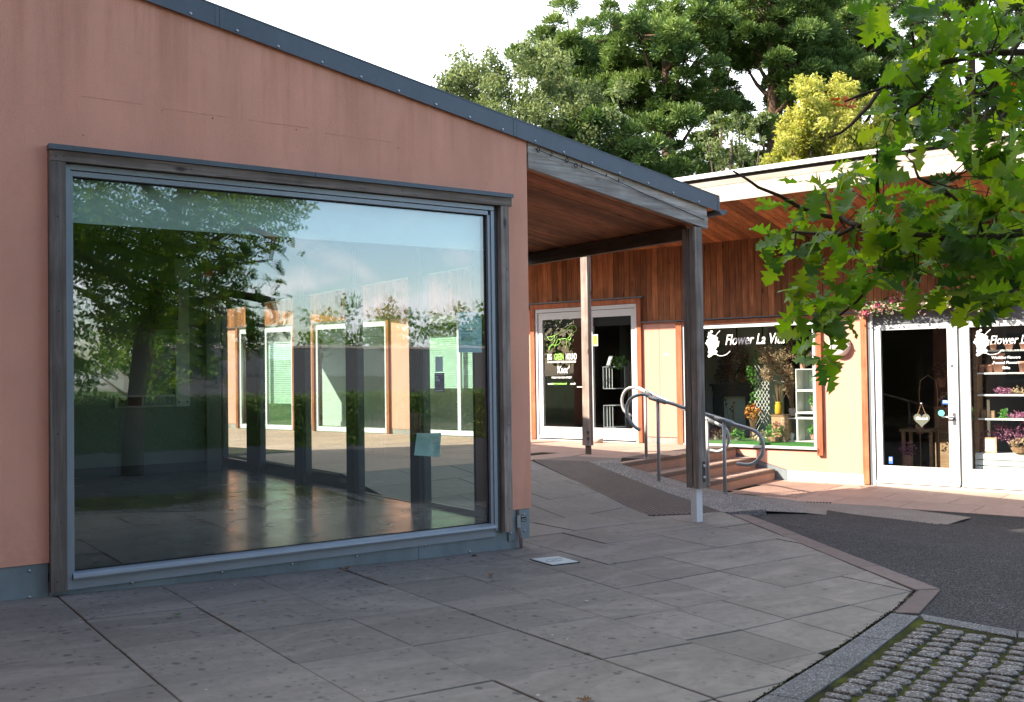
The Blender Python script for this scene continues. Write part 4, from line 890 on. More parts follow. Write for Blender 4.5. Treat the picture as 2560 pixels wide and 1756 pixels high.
mbx = MB(); mbx.add([(6.5, -1.8, 4.3), (-8, -1.8, 4.3), (-16.3, -.5, 4.3), (-16.3, 7, 4.1), (6.5, 7, 4.1)], [(0, 1, 2, 3, 4)]); mbx.add([(6.5, 7, -.2), (-16.3, 7, -.2), (-16.3, 7, 4.09), (6.5, 7, 4.09)], [(0, 1, 2, 3)]); part('roof', mbx, M['zinc'], Bm)
# interiors (one dark box each)
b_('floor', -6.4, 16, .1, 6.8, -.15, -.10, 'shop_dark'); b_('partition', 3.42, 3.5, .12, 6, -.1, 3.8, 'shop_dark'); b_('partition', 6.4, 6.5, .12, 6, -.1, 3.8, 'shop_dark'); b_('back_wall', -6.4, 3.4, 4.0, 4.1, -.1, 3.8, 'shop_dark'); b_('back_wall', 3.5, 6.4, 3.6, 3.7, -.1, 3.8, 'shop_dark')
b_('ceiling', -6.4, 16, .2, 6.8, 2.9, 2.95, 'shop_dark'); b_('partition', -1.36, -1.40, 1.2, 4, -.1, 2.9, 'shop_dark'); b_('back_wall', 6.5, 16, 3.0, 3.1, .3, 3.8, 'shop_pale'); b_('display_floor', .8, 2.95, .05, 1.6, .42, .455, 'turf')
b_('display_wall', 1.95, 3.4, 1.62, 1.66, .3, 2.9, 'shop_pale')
# wall lamp (fixed part)
lm = MB(); prof = [(.155, 0), (.165, .03), (.165, .06)]; lm.lathe(prof, n=24); wl = part('wall_lamp', lm, M['white_trim'], Bm, True, label='round opal bulkhead lamp between the shop window and the door'); wl.location = (-.37, 0, 1.935); wl.rotation_euler = (R(90), 0, 0)
lm = MB(); lm.lathe([(.158, .06), (.15, .09), (.12, .115), (.07, .13), (.01, .135)], n=24); part('diffuser', lm, M['lamp'], wl, True); part('trim_bar', MB().box((-.162, -.012, .055), (.162, .004, .098)), M['white_trim'], wl)
part('sign_plate', MB().box((-3.33, -.006, 1.85), (-3.24, -.001, 1.885)), M['vinyl_w'], Bm)
# post supporting the shop eaves
sp = thing('shop_post', 'weathered brown timber post in front of the dog accessory shop door', 'post', mat=MBm @ Matrix.Translation((-3.28, -2.40, .39)))
bx('plank', (-.058, -.05, .13), (.058, -.004, 3.265), M['post'], sp); bx('plank', (-.058, .004, .13), (.058, .05, 3.265), M['post'], sp); bx('spacer', (-.045, -.02, .35), (.045, .02, 3.26), M['post'], sp); bx('stub', (-.032, -.032, 0), (.032, .032, .15), M['post'], sp)
bx('packer', (-.075, -.045, .135), (-.0585, .045, .42), M['post'], sp)
for z in (.235, .325): part('bolt', MB().box((.02, -.064, z - .018), (.052, -.0505, z + .018)), M['grime'], sp)

# ---- lettering on the glass
vg = -.0 + .012
def tB(body, s, z, size, mat='vinyl_w', parent=None, **k): return text(body, parent or Bm, (-s, .0, z), size, M[mat], **k)
def strokes(name, lst, r_, mat, parent):
    mbx = MB()
    for pts in lst:
        P_ = [Vector((-p[0], .005, p[1])) for p in pts]; q = []
        for i in range(len(P_) - 1):
            p0, p1, p2, p3 = P_[max(i - 1, 0)], P_[i], P_[i + 1], P_[min(i + 2, len(P_) - 1)]
            for t_ in (0, .25, .5, .75): q.append(.5 * ((2 * p1) + (-p0 + p2) * t_ + (2 * p0 - 5 * p1 + 4 * p2 - p3) * t_ * t_ + (-p0 + 3 * p1 - 3 * p2 + p3) * t_ ** 3))
        q.append(P_[-1]); mbx.tube(q, r_, 5)
    return part(name, mbx, M[mat], parent)
S = lambda x, y: (5.72 - (x - 240) / 665 * .65, 1.79 + (905 - y) * .00098 - (x - 240) * .00000)       # zoom pixels of the sign to (s, z)
hound = [[(5.72, 2.24), (5.66, 2.18), (5.60, 2.20), (5.55, 2.26)], [(5.72, 2.24), (5.60, 2.25), (5.45, 2.30), (5.30, 2.36), (5.18, 2.43), (5.10, 2.41), (5.08, 2.35), (5.13, 2.31), (5.18, 2.36), (5.17, 2.42)], [(5.56, 2.26), (5.55, 2.18), (5.60, 2.11), (5.66, 2.08), (5.69, 2.00), (5.62, 2.09), (5.50, 2.09), (5.43, 2.15), (5.47, 2.20), (5.52, 2.13), (5.56, 2.05)], [(5.45, 2.19), (5.35, 2.20), (5.29, 2.18), (5.30, 2.10), (5.32, 2.03)], [(5.17, 2.30), (5.22, 2.24), (5.27, 2.20), (5.22, 2.17), (5.20, 2.21), (5.25, 2.15)]]
strokes('dog_outline', hound, .0042, 'vinyl_g', Bm)
rowz = 1.845
for body, s0, mat_ in (('BIG', 5.72, 'vinyl_w'), ('GREEN', 5.565, 'vinyl_g'), ('HOUND', 5.315, 'vinyl_w')): tB(body, s0, rowz - .02, .155, mat_, sx=.42 if body != 'HOUND' else .40, offset=.002, name='lettering')
tB('HANDCRAFTED DOG ACCESSORIES', 5.72, rowz - .075, .048, sx=.80, offset=.001)
tB("'Knot'", 5.53, rowz - .26, .18, shear=.35, sx=.62, offset=.002)
tB('FROM THE HIGH STREET', 5.63, rowz - .355, .045, sx=.88, offset=.001)
tB('www.', 5.72, rowz - .465, .055, sx=.9, offset=.001); tB('biggreenhound', 5.605, rowz - .465, .055, 'vinyl_g', sx=.92, offset=.001); tB('.co.uk', 5.235, rowz - .465, .055, sx=.92, offset=.001)
ws = thing('warning_sticker', 'small yellow triangle warning sticker on the dog shop door glass', 'sticker', mat=MBm @ Matrix.Translation((-4.73, .0, 2.05))); part('backing', MB().box((0, .004, 0), (.095, .006, .20)), M['paper'], ws); part('field', MB().box((.008, .0025, .02), (.087, .0035, .18)), M['yellow_st'], ws); part('triangle', MB().add([(.015, .001, .105), (.08, .001, .105), (.0475, .001, .17), (.035, .001, .115), (.06, .001, .115), (.0475, .001, .15)], [(0, 1, 4, 3), (1, 2, 5, 4), (2, 0, 3, 5)]), M['black_vinyl'], ws)
def flogo(s0, z0, k_, par):
    arc = [(s0 - .13 * k_, z0 + .20 * k_), (s0 - .05 * k_, z0 + .12 * k_), (s0 - .0, z0 + .0), (s0 - .03 * k_, z0 - .13 * k_), (s0 - .10 * k_, z0 - .20 * k_), (s0 - .22 * k_, z0 - .19 * k_), (s0 - .30 * k_, z0 - .13 * k_)]
    strokes('logo_ring', [arc], .007 * k_, 'vinyl_w', par); mbx = MB(); rr = random.Random(3)
    for cx, cz, r_ in ((.0, -.02, .075), (.015, .07, .055), (.02, -.11, .055), (-.05, .0, .05), (.065, .01, .05), (-.03, -.14, .035), (.05, .11, .035), (.04, -.17, .03), (-.04, .07, .04), (.055, .16, .022), (.02, .19, .018), (.07, -.2, .02)):
        n_ = 14; mbx.add([(-(s0 + cx * k_) + k_ * 1.22 * r_ * (1 + .18 * math.cos(5 * a + cx * 40)) * math.cos(a), .002, z0 + cz * k_ + k_ * 1.22 * r_ * (1 + .18 * math.cos(5 * a + cx * 40)) * math.sin(a)) for a in np.linspace(0, 2 * math.pi, n_, endpoint=False)], [tuple(reversed(range(n_)))])
    part('logo_flower', mbx, M['vinyl_w'], par)
flogo(2.44, 2.03, 1.0, Bm); tB('Flower La Vita', 2.23, 2.0, .235, shear=.28, sx=.72, offset=.0015)
flogo(-1.585, 1.93, .85, Bm); tB('Flower La Vita', -1.68, 1.90, .165, shear=.28, sx=.74, offset=.001)
for body, z in (('Wedding Flowers', 1.70), ('Funeral Flowers', 1.63), ('Gifts', 1.56)): tB(body, -1.88, z, .05, align='CENTER', offset=.001)
cs = thing('closed_sign', 'grey green heart sign reading Closed hanging on the flower shop door', 'sign', mat=MBm @ Matrix.Translation((.775, -.012, .86)))
hp = [(.096 * (16 * math.sin(a) ** 3) / 16 * 1.15, .0062 * (13 * math.cos(a) - 5 * math.cos(2 * a) - 2 * math.cos(3 * a) - math.cos(4 * a)) * 1.1) for a in np.linspace(0, 2 * math.pi, 32, endpoint=False)]
mbx = MB(); n_ = len(hp); mbx.add([(x, -.008, z) for x, z in hp] + [(x, 0, z) for x, z in hp], [tuple(range(n_)), tuple(reversed(range(n_, 2 * n_)))] + [(i, n_ + i, n_ + (i + 1) % n_, (i + 1) % n_) for i in range(n_)]); part('heart', mbx, M['heart'], cs)
text('Closed', cs, (0, -.010, -.0), .055, M['vinyl_w'], align='CENTER', offset=.0015); part('string', MB().tube([(-.055, -.004, .075), (0, -.006, .225), (.055, -.004, .075)], .003, 5), M['crate'], cs); part('hook', MB().lathe([(.012, 0), (.012, .012)], (0, -.008, .225), 8), M['paper'], cs)
for nm, lab, u, z, w_, h_, m_ in (('round_sticker', 'round teal sticker on the flower shop door beside the handle', 1.035, .955, .08, .08, 'teal'), ('blue_sticker', 'small blue and white sticker above the round teal one', 1.05, 1.08, .085, .055, 'blue'), ('phone_sticker', 'blue phone shaped sticker low on the flower shop door glass', .30, .22, .055, .10, 'blue')):
    o = thing(nm, lab, 'sticker', mat=MBm @ Matrix.Translation((u, 0, z)))
    if nm == 'round_sticker': part('disc', MB().add([(.043 * math.cos(a), .002, .043 * math.sin(a)) for a in np.linspace(0, 2 * math.pi, 20, endpoint=False)], [tuple(range(20))]), M[m_], o)
    else: part('backing', MB().box((0, .003, 0), (w_, .005, h_)), M[m_], o); part('print', MB().box((w_ * .15, .001, h_ * .4), (w_ * .8, .002, h_ * .85)), M['vinyl_w'], o)

# ================================================================== small plants and display goods
def puff(name, parent, c, rad, n, size, mat, squash=(1, 1, 1), kind=None, shell=.5):
    d = RNG.normal(size=(n, 3)); d /= np.linalg.norm(d, axis=1)[:, None]; r_ = RNG.uniform(shell, 1, n) ** .6
    P_ = d * r_[:, None] * rad * np.array(squash) + np.array(c); V, F, T = scatter(LEAF4[0], LEAF4[1], P_, RNG.uniform(.7, 1.3, n) * size); return soup(name, V, F, mat, parent, T, kind)
def Bt(name, label, cat, s, v, z, group=None): return thing(name, label, cat, mat=MBm @ Matrix.Translation((-s, v, z)), group=group)
# flower garland above the shop door
g_ = Bt('flower_garland', 'garland of pink, red and cream flowers over the flower shop door', 'garland', -.02, -.20, 2.36)
part('stem', MB().tube([(-.12, 0, .08), (.2, 0, .12), (.6, 0, .16), (1.2, 0, .14), (1.8, 0, .06)], .012, 5), M['wicker'], g_)
for i, (m_, n_, s_) in enumerate((('flower_mix', 1100, .05), ('plant', 260, .055), ('brown_dried', 220, .08))):
    xs_ = RNG.uniform(-.1, 1.95, n_); P_ = np.stack([xs_, RNG.normal(-.02, .035, n_), .10 + .06 * np.sin(xs_ * 1.9) + RNG.normal(0, .052, n_)], 1); V, F, T = scatter(LEAF4[0], LEAF4[1], P_, RNG.uniform(.6, 1.3, n_) * s_); soup(('blossom', 'leaves', 'dried_stems')[i], V, F, M[m_], g_, T, 'stuff')
for x, z in ((.45, .19), (.78, .22), (.25, .13), (.62, .10), (.08, .03), (1.25, .15), (1.0, .08)): puff('bloom', g_, (x, -.07, z), .032, 60, .03, M['flower_pink'], (1, .6, 1))
# dried bunches hanging in the window
for i, (s_, v_, z_, m_, lab) in enumerate(((2.35, .7, 2.0, 'brown_dried', 'brown grasses hanging at the left of the display ceiling'), (1.25, .5, 2.0, 'dried', 'pale dried heads hanging above the pampas bundle'), (1.0, .5, 1.95, 'brown_dried', 'dark dried bunch hanging behind the oak leaves'), (2.85, .8, 2.1, 'plant', 'green foliage hanging at the far left of the display'), (1.85, .6, 2.0, 'dried', 'slim cream bunch hanging beside the trellis top'))):
    q_ = Bt('hanging_bunch', lab, 'dried flowers', s_, v_, z_, 'dried bunches hanging in the shop window'); [puff('flower_head', q_, (x_, 0, zz), .10, 110, .035, M[m_]) for x_, zz in ((-.05, 0), (.06, -.1), (0, -.2))]; part('stems', MB().tube([(0, 0, 0), (0, 0, .5)], .012, 5), M['brown_dried'], q_)
for i, (s_, v_, z_, m_) in enumerate(((2.2, .35, .46, 'plant'), (1.8, .3, .46, 'flower_mix'), (2.6, .4, .46, 'brown_dried'), (2.8, .6, .46, 'flower_pink'))):
    q_ = Bt('low_arrangement', ('low green arrangement on the turf before the trellis', 'small mixed posy on the turf at the foot of the lattice', 'driftwood coloured posy on the turf behind the rail', 'dark pink posy low at the left of the turf')[i], 'flowers', s_, v_, z_, 'posies on the turf'); puff('flower_head', q_, (0, 0, .09), .10, 130, .04, M[m_], (1.3, 1, .8)); part('pot', MB().lathe([(.04, 0), (.05, .05)], n=10), M['stone'], q_)
d_ = Bt('dried_flower_bunch', 'bunch of cream dried flowers hanging in the shop window', 'dried flowers', 1.6, .45, 1.45)
for x, z, r_ in ((-.05, .42, .13), (.12, .35, .11), (-.02, .25, .10), (.05, .15, .08), (-.12, .30, .08), (.2, .42, .10), (-.15, .1, .07), (-.1, .02, .06)): puff('flower_head', d_, (x, 0, z), r_ * 1.15, 260, .03, M['dried'])
part('stems', (lambda m: [m.tube([(x, 0, .4 + abs(x) * .2), (x * .3, 0, .85)], .003, 4) for x in np.linspace(-.2, .22, 12)][-1])(MB()), M['brown_dried'], d_, kind='stuff')
w_ = Bt('dried_wreath', 'brown feathery dried wreath over the fireplace', 'wreath', 2.76, 1.45, 1.66)
for a in np.linspace(0, 2 * math.pi, 9, endpoint=False): puff('tuft', w_, (.20 * math.cos(a), 0, .16 * math.sin(a)), .11, 60, .06, M['brown_dried'])
v_ = Bt('trailing_ivy', 'bright green trailing plant hanging down beside the trellis', 'plant', 2.05, .75, 1.12)
for k_ in range(9): puff('strand', v_, (.07 * math.sin(k_), 0, .02 + k_ * .088), .10, 55, .045, M['plant'])
# trellis
tr = Bt('lattice_trellis', 'thin diamond lattice trellis standing in the shop window', 'trellis', 1.92, .68, .47); mbx = MB()
for k_ in range(-7, 15):
    for sg_ in (1, -1):
        p0 = [(x, 0 if sg_ > 0 else .006, (k_ * .1 + sg_ * x * 1.7) + (0 if sg_ > 0 else .1)) for x in (-.13, .13)]
        if min(p0[0][2], p0[1][2]) < 0 or max(p0[0][2], p0[1][2]) > 1.35: continue
        mbx.tube(p0, .004, 4)
part('lattice', mbx, M['white'], tr)
# fireplace
fpz = Bt('fireplace_surround', 'dark grey painted fireplace surround with mantel shelf', 'fireplace', 2.78, 1.42, .455)
for a, b in (((-.44, -.02, .86), (.46, .16, .90)), ((-.40, .0, .78), (.42, .15, .86)), ((-.40, .03, .68), (.42, .15, .78)), ((.22, .02, .0), (.40, .15, .68)), ((-.40, .02, 0), (-.22, .15, .68))): bx('panel', a, b, M['fire'], fpz)
for k_ in range(5): bx('flute', (.245 + k_ * .03, .012, .1), (.26 + k_ * .03, .019, .60), M['alu_dark'], fpz); 
bx('panel', (.2, -.01, 0), (.42, .019, .09), M['alu'], fpz); bx('fire_opening', (-.22, .10, 0), (.22, .12, .68), M['pale_green'], fpz)
for s_, lab, m_ in ((2.43, 'golden dried grass in a small vase on the mantel', 'dried'), (2.62, 'dried cream flower heads lying on the mantel', 'dried'), (3.0, 'dark dried flowers at the left end of the mantel', 'brown_dried')): q_ = Bt('dried_arrangement', lab, 'dried flowers', s_, 1.42, 1.36, 'dried flowers on the mantel'); puff('flower_head', q_, (0, 0, .1), .09, 80, .05, M[m_], (1.2, 1, .9))
# vase with dried grass
va = Bt('amber_vase', 'amber glass vase with grasses on a box in the shop window', 'vase', 1.56, .5, .88); part('body', MB().lathe([(.05, 0), (.062, .02), (.058, .15), (.045, .18), (.055, .2)], n=14), M['amber'], va, True)
part('stems', (lambda m: [m.tube([(0, 0, .1), (random.gauss(0, .06), random.gauss(0, .04), random.uniform(.3, .55))], .003, 4) for _ in range(30)][-1])(MB()), M['dried'], va, kind='stuff')
gr = Bt('pampas_bundle', 'tall tan bundle of dried grasses in a grey pot', 'dried flowers', 1.33, .5, .86); part('pot', MB().lathe([(.05, 0), (.06, .12)], n=12), M['stone'], gr)
part('stems', (lambda m: [m.tube([(random.gauss(0, .012), random.gauss(0, .01), .08), (random.gauss(-.05, .04), random.gauss(0, .02), random.uniform(.45, .8))], .0035, 4) for _ in range(70)][-1])(MB()), M['dried'], gr, kind='stuff'); puff('plume', gr, (-.07, 0, .60), .12, 240, .06, M['dried'], (.75, .5, 2.1))
bq = Bt('bouquet', 'orange and dried red bouquet standing on the turf', 'flowers', 2.0, .5, .46); puff('flower_head', bq, (0, 0, .46), .14, 150, .045, M['flower_orange']); part('stems', (lambda m: [m.tube([(random.gauss(0, .03), 0, 0), (random.gauss(0, .05), random.gauss(0, .03), .4)], .003, 4) for _ in range(26)][-1])(MB()), M['dried'], bq, kind='stuff')
fl = Bt('flower_basket', 'basket of green plants with pink and white flowers on the turf', 'plant', 1.6, .4, .46); part('basket', MB().lathe([(.09, 0), (.11, .07)], n=12), M['wicker'], fl); puff('leaves', fl, (0, 0, .16), .13, 150, .05, M['plant'], (1.2, 1, .9)); puff('bloom', fl, (.07, -.06, .27), .05, 60, .03, M['flower_pink']); puff('bloom', fl, (.06, -.1, .17), .035, 40, .025, M['flower_mix'])
fj = Bt('poppy_heads', 'tall dried seed heads in a brown jar before the fireplace', 'dried flowers', 2.55, .9, .455); part('jar', MB().lathe([(.04, 0), (.045, .18), (.03, .2)], n=12), M['crate'], fj)
for k_ in range(7): x_ = random.uniform(-.16, .06); z_ = random.uniform(.42, .62); part('stem', MB().tube([(0, 0, .15), (x_ * .6, 0, z_ * .6), (x_, 0, z_)], .004, 4).lathe([(.005, 0), (.022, .02), (.012, .035)], (x_, 0, z_), 7), M['brown_dried'], fj)
bx2 = Bt('wooden_box', 'pale wooden box the amber vase stands on', 'box', 1.52, .5, .456); bx('body', (-.13, -.08, 0), (.15, .08, .40), M['crate'], bx2); bx('lid', (-.15, -.09, .401), (.17, .09, .42), M['crate'], bx2)
# stacked pale crates with plants
def crate(name, label, s, z, w_, h_, dep=.3, mat='pale_green', v=.42):
    c_ = Bt(name, label, 'crate', s, v, z, 'pale display crates in the window'); t_ = .014
    for a, b in (((-w_ / 2, 0, 0), (w_ / 2, dep, t_)), ((-w_ / 2, 0, h_ - t_), (w_ / 2, dep, h_)), ((-w_ / 2, 0, t_), (-w_ / 2 + t_, dep, h_ - t_)), ((w_ / 2 - t_, 0, t_), (w_ / 2, dep, h_ - t_))): bx('side', a, b, M['white'], c_)
    for k_ in range(4): bx('slat', (-w_ / 2 + t_ + k_ * (w_ - 2 * t_) / 4 + .003, dep - .01, t_), (-w_ / 2 + t_ + (k_ + 1) * (w_ - 2 * t_) / 4 - .003, dep, h_ - t_), M[mat], c_)
    return c_
crate('display_crate', 'top pale green crate of the tall stack', 1.06, 1.265, .36, .335); crate('display_crate', 'second pale green crate below the top one', 1.06, .915, .36, .345); crate('display_crate', 'bottom right pale green crate standing on the turf', 1.07, .46, .34, .37); crate('display_crate', 'bottom left pale green crate with cards inside', 1.35, .46, .27, .37); bx3 = crate('display_crate', 'shallow pale green tray between the stacked crates', 1.06, .832, .38, .08)
for s_, z_, lab, r_ in ((1.15, 1.60, 'bright green pot plant on top of the crate stack', .11), (.94, 1.28, 'small plant in a pink pot in the top crate', .05), (.98, .95, 'lime green plant with orange pot in the second crate', .08), (1.0, .5, 'dried posy in the bottom right crate', .07)):
    q_ = Bt('pot_plant', lab, 'plant', s_, .5, z_, 'pot plants on the crates'); part('pot', MB().lathe([(.035, 0), (.048, .08)], n=10), M['terracotta'], q_); puff('leaves', q_, (0, 0, .08 + r_), r_, 110, .05, M['plant'] if '.5' != str(z_) else M['brown_dried'])
q_ = Bt('gift_card', 'white card leaning in the bottom left crate', 'card', 1.36, .5, .475); part('card', MB().hexa([(-.04, 0, .02), (.02, 0, 0), (.02, .004, 0), (-.04, .004, .02), (.0, 0, .12), (.05, 0, .1), (.05, .004, .1), (.0, .004, .12)]), M['paper'], q_)
# right shelf unit with pots
su = Bt('shelf_unit', 'tall wooden shelf unit behind the flower shop side light', 'shelves', -1.42, .18, -.09)
bx('upright', (.0, 0, 0), (.05, .3, 2.2), M['crate'], su)
for z_ in (.95, 1.28, 1.58, 1.89): bx('shelf', (.05, 0, z_), (1.9, .3, z_ + .022), M['white'], su)
pots = [(-1.60, 1.512, .055, .11), (-1.72, 1.512, .075, .13), (-1.72, 1.64, .08, .14), (-1.50, 1.512, .05, .11), (-2.03, 1.512, .06, .15), (-1.66, 1.822, .05, .09), (-1.86, 1.822, .055, .08), (-2.05, 1.822, .06, .09), (-1.53, 1.822, .05, .09)]
labs = ['pink pot second from the left on the second shelf', 'lower of the two stacked large pink pots', 'upper of the two stacked large pink pots', 'patterned pot at the left end of the second shelf', 'pale pot at the right end of the second shelf', 'small pink pot on the top shelf under the white flower logo', 'pink pot in the middle of the top shelf', 'pink pot at the right of the top shelf', 'pink pot at the left end of the top shelf']
for (s_, z_, r_, h_), lab in zip(pots, labs): q_ = Bt('flower_pot', lab, 'pot', s_, .30, z_, 'pink pots on the shelves'); part('body', MB().lathe([(r_ * .7, 0), (r_, h_ * .8), (r_ * 1.1, h_ * .8), (r_ * 1.1, h_), (r_ * .9, h_), (r_ * .85, h_ * .85)], n=14), M['terracotta'], q_, True)
for s_, z_, lab, m_ in ((-1.77, 1.21, 'bundle of dark lavender lying on the third shelf', 'flower_mauve'), (-1.95, .885, 'dark dried lavender along the fourth shelf', 'flower_mauve'), (-1.98, 1.21, 'glass dish of pale shells on the third shelf', 'dried'), (-1.77, .885, 'small green plant in a white pot on the fourth shelf', 'plant')): q_ = Bt('shelf_item', lab, 'plant', s_, .3, z_, 'small things on the shelves'); puff('leaves', q_, (0, 0, .05), .07, 90, .035, M[m_], (1.7 if m_ != 'plant' else .8, 1, .6 if m_ != 'plant' else 1.2))
for s_, lab in ((-1.63, 'tan candle box on the fourth shelf'), (-1.52, 'brown wooden planter at the left of the fourth shelf')): q_ = Bt('small_box', lab, 'box', s_, .3, .885, 'small things on the shelves'); bx('body', (-.03, -.03, 0), (.03, .03, .09), M['crate'], q_); bx('rim', (-.033, -.033, .09), (.033, .033, .098), M['crate'], q_)
wc = Bt('white_crate', 'white slatted crate at the foot of the side light', 'crate', -1.85, .14, .12)
for z_ in (.04, .12, .20): bx('slat', (-.42, 0, z_), (.42, .02, z_ + .068), M['white'], wc)
bx('side', (-.42, .021, .04), (-.40, .3, .27), M['white'], wc); bx('side', (.40, .021, .04), (.42, .3, .27), M['white'], wc); bx('top_board', (-.42, .022, .27), (.42, .3, .285), M['white'], wc); bx('base', (-.40, .022, .0), (.40, .3, .02), M['shop_dark'], wc)
pk = Bt('mauve_flowers', 'mass of mauve dried flowers behind the picture frame', 'flowers', -1.72, .36, .42); [puff('flower_head', pk, (x_, 0, z_), .12, 160, .03, M['flower_mauve']) for x_, z_ in ((-.16, .18), (0, .27), (.15, .22), (.3, .3), (-.2, .05))]
pf_ = Bt('picture_frame', 'small wooden picture frame leaning on the white crate', 'picture frame', -1.62, .17, .41); bx('frame', (-.08, .005, 0), (.08, .02, .21), M['crate'], pf_); bx('picture', (-.062, .001, .02), (.062, .004, .19), M['flower_mauve'] if False else M['paper'], pf_)
bk = Bt('flower_tray', 'wicker basket of cream and orange flowers on the white crate', 'basket', -2.0, .22, .42); part('basket', MB().lathe([(.10, 0), (.14, .07)], n=14), M['wicker'], bk); puff('flower_head', bk, (0, 0, .12), .13, 160, .04, M['dried'], (1.2, 1, .8))
# things standing in the depth of the flower shop
q_ = Bt('arched_mirror', 'tall thin arched gold frame inside the flower shop door', 'frame', -.62, .9, .0); part('frame', MB().tube([(-.13, 0, .1), (-.13, 0, 1.25), (-.11, 0, 1.4), (0, 0, 1.48), (.11, 0, 1.4), (.13, 0, 1.25), (.13, 0, .1)], .005, 6), M['wicker'], q_)
q_ = Bt('shop_table', 'orange brown wooden table inside the flower shop door', 'table', -.40, 1.2, -.1); bx('top', (-.25, -.2, .72), (.22, .25, .76), M['crate'], q_)
for x_, y_ in ((-.22, -.17), (.18, -.17), (-.22, .2), (.18, .2)): bx('leg', (x_, y_, 0), (x_ + .045, y_ + .045, .72), M['crate'], q_)
for i, (s_, v_, z_, r_, m_) in enumerate(((-.40, 1.2, .70, .12, 'brown_dried'), (-.95, 1.0, .30, .16, 'dried'), (-.75, 1.5, .95, .15, 'flower_mix'), (-1.05, 1.3, .8, .13, 'plant'), (-.30, .9, .25, .12, 'flower_mauve'), (-.55, 1.9, 1.4, .16, 'brown_dried'))): q_ = Bt('shop_bouquet', ('brown bouquet on the table', 'pale bouquet low behind the door', 'mixed bouquet deep behind the closed sign', 'green plant behind the round sticker', 'mauve bunch low beside the blue phone sticker', 'brown bunch high at the back of the shop')[i] + ', in the dim flower shop', 'flowers', s_, v_, z_, 'bouquets in the dim flower shop'); part('pot', MB().lathe([(.05, -.12), (.07, 0), (.06, .03)], n=10), M['terracotta'], q_); puff('flower_head', q_, (0, 0, .12), r_, 120, .045, M[m_])
bx('counter', (.35, 2.2, -.1), (1.3, 2.6, .95), M['crate'], Bm); b_('back_shelf', -.2, -1.3, 3.6, 3.95, 1.2, 1.24, 'crate'); b_('back_shelf', -.2, -1.3, 3.6, 3.95, 1.7, 1.74, 'crate')
# inside the dog shop
for s_, z_, lab in ((4.63, 1.29, 'upper black crate shelf inside the dog shop door'), (4.63, .60, 'lower black crate shelf inside the dog shop door')):
    q_ = Bt('crate_shelf', lab, 'shelf', s_, .5, z_, 'dark crate shelves in the dog shop')
    for a, b in (((-.23, 0, 0), (.23, .3, .012)), ((-.23, 0, .388), (.23, .3, .4)), ((-.23, 0, .012), (-.218, .3, .388)), ((.218, 0, .012), (.23, .3, .388))): bx('side', a, b, M['alu'], q_)
    for x_ in (-.17, -.11, -.05): bx('rod', (x_, .02, .012), (x_ + .008, .028, .388), M['aluB'], q_)
q_ = Bt('black_cabinet', 'tall dark cabinet inside the dog shop beside the plant', 'cabinet', 4.28, .6, .42); bx('body', (-.1, 0, 0), (.22, .3, 1.36), M['shop_dark'], q_); bx('edge', (-.11, -.01, 0), (-.101, .01, 1.37), M['alu'], q_)
q_ = Bt('wicker_basket', 'small wicker basket on top of the dark cabinet', 'basket', 4.20, .55, 1.80); part('basket', MB().lathe([(.05, 0), (.075, .14), (.082, .15)], n=12), M['wicker'], q_)
q_ = Bt('pot_plant', 'leafy green plant trailing over the upper crate shelf', 'plant', 4.50, .5, 1.70); part('pot', MB().lathe([(.04, 0), (.05, .07)], n=10), M['shop_dark'], q_); puff('leaves', q_, (0, -.03, .07), .12, 130, .05, M['plant'])
q_ = Bt('price_board', 'narrow black sign card leaning on the upper crate shelf', 'sign', 4.72, .45, 1.70); part('board', MB().hexa([(-.04, 0, 0), (.05, 0, 0), (.05, .01, 0), (-.04, .01, 0), (.0, .04, .18), (.09, .04, .18), (.09, .05, .18), (.0, .05, .18)]), M['black_vinyl'], q_); part('print', MB().hexa([(-.02, -.004, .02), (.03, -.004, .02), (.03, -.002, .02), (-.02, -.002, .02), (.015, .03, .16), (.065, .03, .16), (.065, .032, .16), (.015, .032, .16)]), M['alu'], q_)
# dog bowl outside
db = thing('dog_bowl', 'pale round dog water bowl on the pavement by the dog shop door', 'bowl', (12.02, 14.46, .285)); part('body', MB().lathe([(.085, 0), (.10, .05), (.10, .085), (.088, .085), (.082, .03), (.02, .025)], n=22), M['bowl'], db, True); part('water', MB().lathe([(.084, .06), (.083, .062)], n=20), M['galv'], db)

# ================================================================== handrails
def rail(name, label, pts, posts, r_=.024, group='steel handrails beside the steps'):
    o = thing(name, label, 'handrail', pts[0], 0, group); base = Vector(pts[0]); P_ = [Vector(p) for p in pts]; q = []
    for i in range(len(P_) - 1):
        p0, p1, p2, p3 = P_[max(i - 1, 0)], P_[i], P_[i + 1], P_[min(i + 2, len(P_) - 1)]
        for t_ in (0, .34, .67): q.append(.5 * ((2 * p1) + (-p0 + p2) * t_ + (2 * p0 - 5 * p1 + 4 * p2 - p3) * t_ * t_ + (-p0 + 3 * p1 - 3 * p2 + p3) * t_ ** 3) - base)
    q.append(P_[-1] - base); part('rail', MB().tube(q, r_, 12), M['steel'], o, True)
    for (a, b) in posts:
        A_, B2 = Vector(a) - base, Vector(b) - base; part('upright', MB().tube([A_ - Vector((0, 0, .03)), B2], r_, 12), M['steel'], o, True)
        d = (P_[11] - P_[8]).normalized(); part('fitting', MB().tube([B2 - d * .13, B2 + d * .13], r_ * 1.32, 12), M['steel'], o, True); part('bolt', MB().box(tuple(B2 + Vector((-.03, -.035, -.008))), tuple(B2 + Vector((-.018, -.022, .008)))), M['grime'], o)
        part('flange', MB().lathe([(.045, 0), (.045, .006)], tuple(A_), 12), M['steel'], o)
    return o
